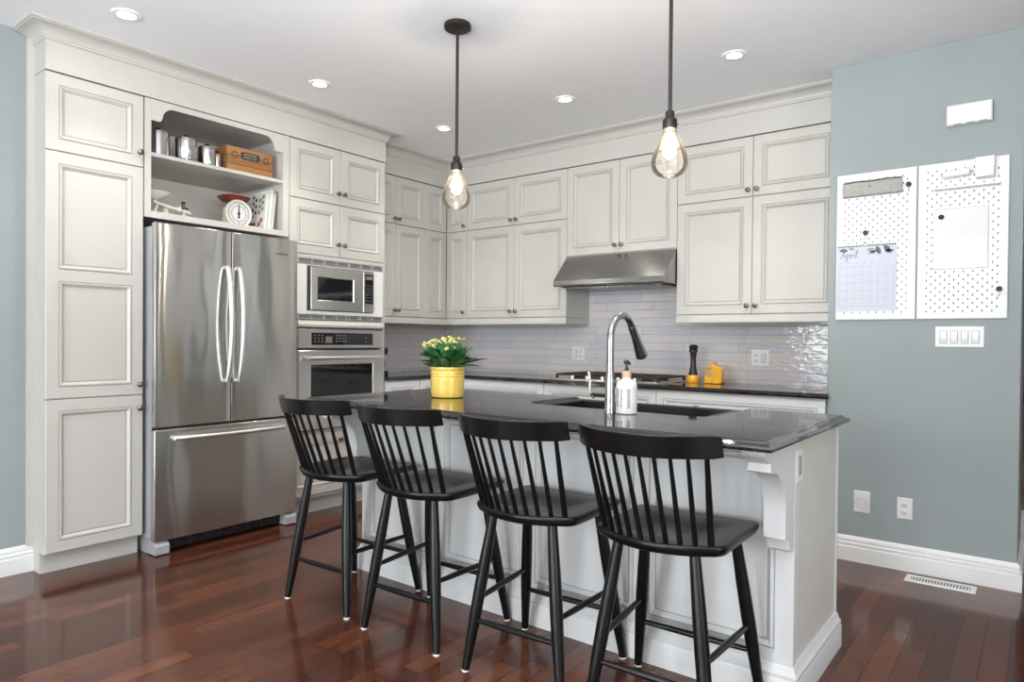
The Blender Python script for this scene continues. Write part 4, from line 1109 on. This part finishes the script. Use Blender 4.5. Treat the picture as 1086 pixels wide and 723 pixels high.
def pegboard(x0, x1, lab):
    p = thing('pegboard', lab, 'pegboard', ((x0+x1)/2, YW, 1.33), 'white pegboards on the blue-grey wall')
    z0, z1 = 1.328, 2.128; t0, t1 = .006, .014; cs = .02
    T = TB(x0, z0, YW); w, h = x1-x0, z1-z0
    nu, nv = int(w/cs)-1, int(h/cs)-1
    mu, mv = (w - nu*cs)/2, (h - nv*cs)/2
    b = MB()
    # border
    for u0, u1, v0, v1 in ((0.004, mu, .004, h-.004), (w-mu, w-.004, .004, h-.004), (mu, w-mu, .004, mv), (mu, w-mu, h-mv, h-.004)):
        b.add(rect(T, u0, u1, v0, v1, t1), [(0, 1, 2, 3)])
    b.loops([rect(T, .004, w-.004, .004, h-.004, t1), rect(T, 0, w, 0, h, t1-.004), rect(T, 0, w, 0, h, t0)], cap0=False, cap1=False)
    for i in range(nu):
        for j in range(nv):
            u, v = mu+i*cs, mv+j*cs
            if (i+j) % 2 or i in (0, nu-1) or j in (0, nv-1):
                b.add(rect(T, u, u+cs, v, v+cs, t1), [(0, 1, 2, 3)])
            else:
                cu, cv = u+cs/2, v+cs/2; hw, hh_ = .0027, .0052
                o_ = rect(T, u, u+cs, v, v+cs, t1); i_ = rect(T, cu-hw, cu+hw, cv-hh_, cv+hh_, t1); k_ = rect(T, cu-hw, cu+hw, cv-hh_, cv+hh_, t0)
                b.loops([o_, i_, k_], cap0=False, cap1=False)
    b.build('board', M['white_plastic'], p, keep=False)
    MB().loops([rect(T, .01, w-.01, .01, h-.01, .0005), rect(T, .01, w-.01, .01, h-.01, .0055)]).build('hole_shade', M['dark_grey'], p)  # dark sheet standing in for the shade inside the holes
    return p
pegboard(-.912, -.526, 'white pegboard holding the April calendar')
pegboard(-.520, -.134, 'white pegboard holding the blank whiteboard')
PB = YW - .0145      # face of the boards
def wbox(b, x0, x1, y0, y1, z0, z1): return b.box(x0, x1, y0, y1, z0, z1)
# grey felt letter pocket
fp = thing('letter_pocket', 'grey felt letter pocket at the top of the calendar pegboard', 'letter pocket', (-.735, PB, 2.0))
Tp = TB(-.878, 1.999, PB)
MB().loops([rect(Tp, 0, .284, 0, .088, .0008), rect(Tp, 0, .284, 0, .082, .0040), rect(Tp, .003, .281, .003, .079, .006)]).build('back_panel', M['felt'], fp)
MB().loops([rect(Tp, 0, .284, 0, .07, .006), rect(Tp, -.001, .286, .003, .072, .022), rect(Tp, .002, .283, .006, .069, .024)]).build('front_pocket', M['felt'], fp)
MB().tube([Tp(-.0, .078, .004), Tp(.06, .083, .012), Tp(.14, .079, .008), Tp(.22, .084, .012), Tp(.284, .080, .004)], .0028, 8).build('top_cord', M['ink'], fp)
MB().lathe([(.004, .024), (.004, .0255)], lambda a, b2, hh: Tp(.135+a, .048+b2, hh), 10).build('stud', M['ink'], fp)
# calendar
ca = thing('wall_calendar', 'paper April wall calendar with grey leaves hanging from a peg', 'calendar', (-.76, PB, 1.376))
Tc = TB(-.907, 1.376, PB)
W, H = .292, .356
MB().loops([rect(Tc, 0, W, 0, H, .0008), rect(Tc, 0, W, 0, H, .0025)]).build('sheet', M['paper'], ca)
b = MB(); yf_ = .0027
def stroke(pts, w, m, d=yf_):
    P = [Vector((p[0], p[1])) for p in pts]; vs = []
    for i, p in enumerate(P):
        t_ = (P[min(i+1, len(P)-1)] - P[max(i-1, 0)]).normalized(); nrm = Vector((-t_.y, t_.x))
        vs += [Tc(p.x+nrm.x*w, p.y+nrm.y*w, d), Tc(p.x-nrm.x*w, p.y-nrm.y*w, d)]
    m.add(vs, [(2*i, 2*i+2, 2*i+3, 2*i+1) for i in range(len(P)-1)])
S = .001
def word(o, pts): return [(o[0]+x*S, o[1]+y*S) for x, y in pts]
o0 = (.018, .288)
stroke(word(o0, [(-2, 2), (4, 6), (10, 18), (17, 36), (21, 42), (22, 30), (23, 14), (26, 3), (30, 3)]), .0012, b)
stroke(word(o0, [(8, 14), (16, 18), (27, 16)]), .0009, b)
stroke(word(o0, [(34, 22), (35, 8), (34, -10), (32, -19)]), .0011, b)
stroke(word(o0, [(35, 14), (40, 22), (46, 21), (47, 12), (43, 5), (37, 4)]), .0011, b)
stroke(word(o0, [(50, 20), (52, 24), (54, 18), (53, 4), (56, 14), (61, 22), (64, 21)]), .0011, b)
stroke(word(o0, [(67, 21), (67, 8), (69, 3), (73, 6)]), .0011, b)
stroke(word(o0, [(68, 30), (70, 33)]), .0015, b)
stroke(word(o0, [(76, 8), (82, 24), (87, 44), (84, 47), (80, 38), (78, 14), (80, 4), (86, 8)]), .0011, b)
b.build('month_lettering', M['ink'], ca)
b = MB()
for k in range(7): stroke([(.020+k*.038, .262), (.030+k*.038, .2625)], .0012, b)
for r in range(6): stroke([(.012, .245-r*.044), (.280, .246-r*.044)], .0004, b)
for k in range(8): stroke([(.012+k*.0383, .026), (.012+k*.0383, .246)], .0004, b)
stroke([(.245, .308), (.270, .310)], .0012, b)
for r in range(5):
    for k in range(7): stroke([(.016+k*.0383, .238-r*.044), (.021+k*.0383, .238-r*.044)], .0016, b)
b.build('date_grid', M['grey_ink'], ca)
def leaf2(cx, cy, L, wd, ang, m):
    pts = []
    for k in range(16):
        u = k/15; pts.append((u, math.sin(PI*u)**.8))
    top = [(L*u, wd*v) for u, v in pts]; bot = [(L*u, -wd*v) for u, v in reversed(pts[1:-1])]
    ca_, sa_ = math.cos(ang), math.sin(ang)
    vs = [Tc(cx+x*ca_-y*sa_, cy+x*sa_+y*ca_, .0028) for x, y in top+bot]
    m.add(vs, [tuple(range(len(vs)))])
for spec in ((.196, .350, .050, .012, -68), (.232, .351, .046, .013, -50), (.237, .319, .044, .010, 2), (.012, .336, .044, .010, -4)):
    d1 = MB(); leaf2(*spec[:4], R(spec[4]), d1); d1.build('leaf_print', M['leaf_grey'], ca)
for spec in ((.150, .335, .050, .012, -15), (.158, .312, .038, .009, 10), (.06, .344, .03, .008, -10)):
    d1 = MB(); leaf2(*spec[:4], R(spec[4]), d1); d1.build('leaf_print', M['grey_ink'], ca)
b = MB()
for k in range(22):
    if 9 <= k <= 11: continue
    b.tube([Tc(.008+k*.0133, H-.006, .003), Tc(.008+k*.0133, H+.001, .006), Tc(.008+k*.0133, H+.005, .002)], .0014, 6)
b.tube([Tc(.004, H, .004), Tc(W-.004, H, .004)], .0012, 6)
b.tube([Tc(.118, H, .004), Tc(.130, H+.006, .005), Tc(.142, H+.014, .006), Tc(.154, H+.006, .005), Tc(.166, H, .004)], .0012, 6)
b.build('wire_binding', M['ink'], ca)
b = MB()
for k in range(24): b.tube([Tc(W, .008+k*.0145, .001), Tc(W+.0015, .008+k*.0145, .003)], .0012, 6)
b.build('page_edge', M['grey_ink'], ca)
# pegs: dark round-headed hooks
def hook(x, z, lab):
    h_ = thing('peg_hook', lab, 'hook', (x, PB, z), 'dark round peg hooks on the pegboards')
    f1 = lambda a, b2, hh: (x+a, PB-.0006-hh, z+b2)
    MB().lathe([(.004, 0), (.004, .010), (.012, .012), (.0125, .018), (.009, .020), (.008, .017), (0, .017)], f1, 18).build('head', M['dark_metal'], h_)
    MB().tube([(x, PB-.004, z-.006), (x, PB-.005, z-.030), (x, PB-.012, z-.036), (x, PB-.016, z-.030)], .0018, 8).build('wire', M['handle'], h_)
hook(-.562, 2.036, 'dark round peg hook beside the grey felt pocket')
hook(-.763, 1.800, 'dark round peg hook from which the calendar hangs')
hook(-.168, 1.473, 'dark round peg hook near the bottom right of the pegboards')
# whiteboard with a magnet
wb = tag(MB().loops([[(x, y, z) for x, z in ((-.449+i, 1.583+i), (-.215-i, 1.583+i), (-.215-i, 1.889-i), (-.449+i, 1.889-i))] for i, y in ((0, PB-.0008), (0, PB-.006), (.003, PB-.0085))]).build('whiteboard', M['white_gloss'], loc=(-.332, PB, 1.583)),
     'blank glossy white board on the right pegboard', 'whiteboard')
mg = tag(MB().lathe([(.012, .0), (.0125, .006), (.008, .009), (.005, .006), (0, .006)], lambda a, b2, h_: (-.414+a, PB-.009-h_, 1.848+b2), 18).build('magnet', M['dark_metal'], loc=(-.414, PB-.009, 1.848)), 'dark round magnet on the blank white board', 'magnet')
# narrow ledge, roll and box
tag(MB().box(-.446, -.170, PB-.050, PB-.0008, 1.984, 1.988).box(-.446, -.170, PB-.052, PB-.049, 1.984, 1.994).build('pegboard_shelf', M['white_plastic'], loc=(-.3, PB, 1.984), bevel=.0008), 'narrow white ledge across the right pegboard', 'shelf')
rl = thing('paper_roll', 'white roll on a holder at the top of the right pegboard', 'roll', (-.352, PB-.026, 2.06))
MB().tube([(-.408, PB-.026, 2.055), (-.296, PB-.026, 2.064)], .019, 20).build('roll', M['white_plastic'], rl)
MB().tube([(-.414, PB-.001, 2.058), (-.414, PB-.026, 2.0545), (-.285, PB-.026, 2.065), (-.285, PB-.001, 2.068)], .003, 8).build('holder_rod', M['handle'], rl)
bxh = thing('storage_cup', 'white plastic cup hooked at the top right of the pegboards', 'cup', (-.232, PB-.03, 2.02))
b = MB(); b.loops([[(-.232+sx*w_, PB-.0308+sy*.030*k, z) for sx, sy in ((-.9,-1),(.9,-1),(1,-.9),(1,1),(-1,1),(-1,-.9))] for w_, k, z in ((.036, .9, 2.022), (.038, .98, 2.027), (.040, 1, 2.120), (.037, .93, 2.120), (.034, .85, 2.03))])
b.build('cup', M['white_plastic'], bxh, bevel=.002)
# door chime
ch = thing('door_chime', 'white door chime box high on the blue-grey wall', 'door chime', (-.302, YW, 2.304))
T = TB(-.398, 2.304, YW); w, h = .192, .102
MB().loops([rect(T, 0, w, 0, h, .0005), rect(T, 0, w, 0, h, .034), rect(T, .006, w-.006, .006, h-.006, .042)]).build('housing', M['white_plastic'], ch, bevel=.002)
b = MB()
for u0 in (.032, .090, .140):
    for k in range(4): b.loops([rect(T, u0+k*.008, u0+k*.008+.005, .001, .006, .034), rect(T, u0+k*.008, u0+k*.008+.005, .001, .006, .0405)])
b.build('vent_slot', M['ink'], ch)
# floor register
fr_ = thing('floor_vent', 'white slotted floor vent by the blue-grey wall baseboard', 'vent', (-.385, 4.0, 0))
A = lambda u, v, z: (-.536+u, 3.945+v, z)
b = MB().loops([[A(u0, v0, z) for u0, v0 in ((i, i), (.302-i, i), (.302-i, .112-i), (i, .112-i))] for i, z in ((0, .0005), (0, .003), (.004, .006), (.022, .006), (.024, .004))], cap1=False)
b.build('frame', M['white_plastic'], fr_)
MB().loops([[A(u, v, z) for u, v in ((.02, .02), (.282, .02), (.282, .092), (.02, .092))] for z in (.0008, .0014)]).build('duct', M['dark_grey'], fr_)
b = MB()
for k in range(19):
    u = .028+k*.0133; b.loops([[A(u0, v0, z) for u0, v0 in ((u, .024), (u+.0065, .024), (u+.0065, .088), (u, .088))] for z in (.002, .0058)])
b.build('louvre', M['white_plastic'], fr_)
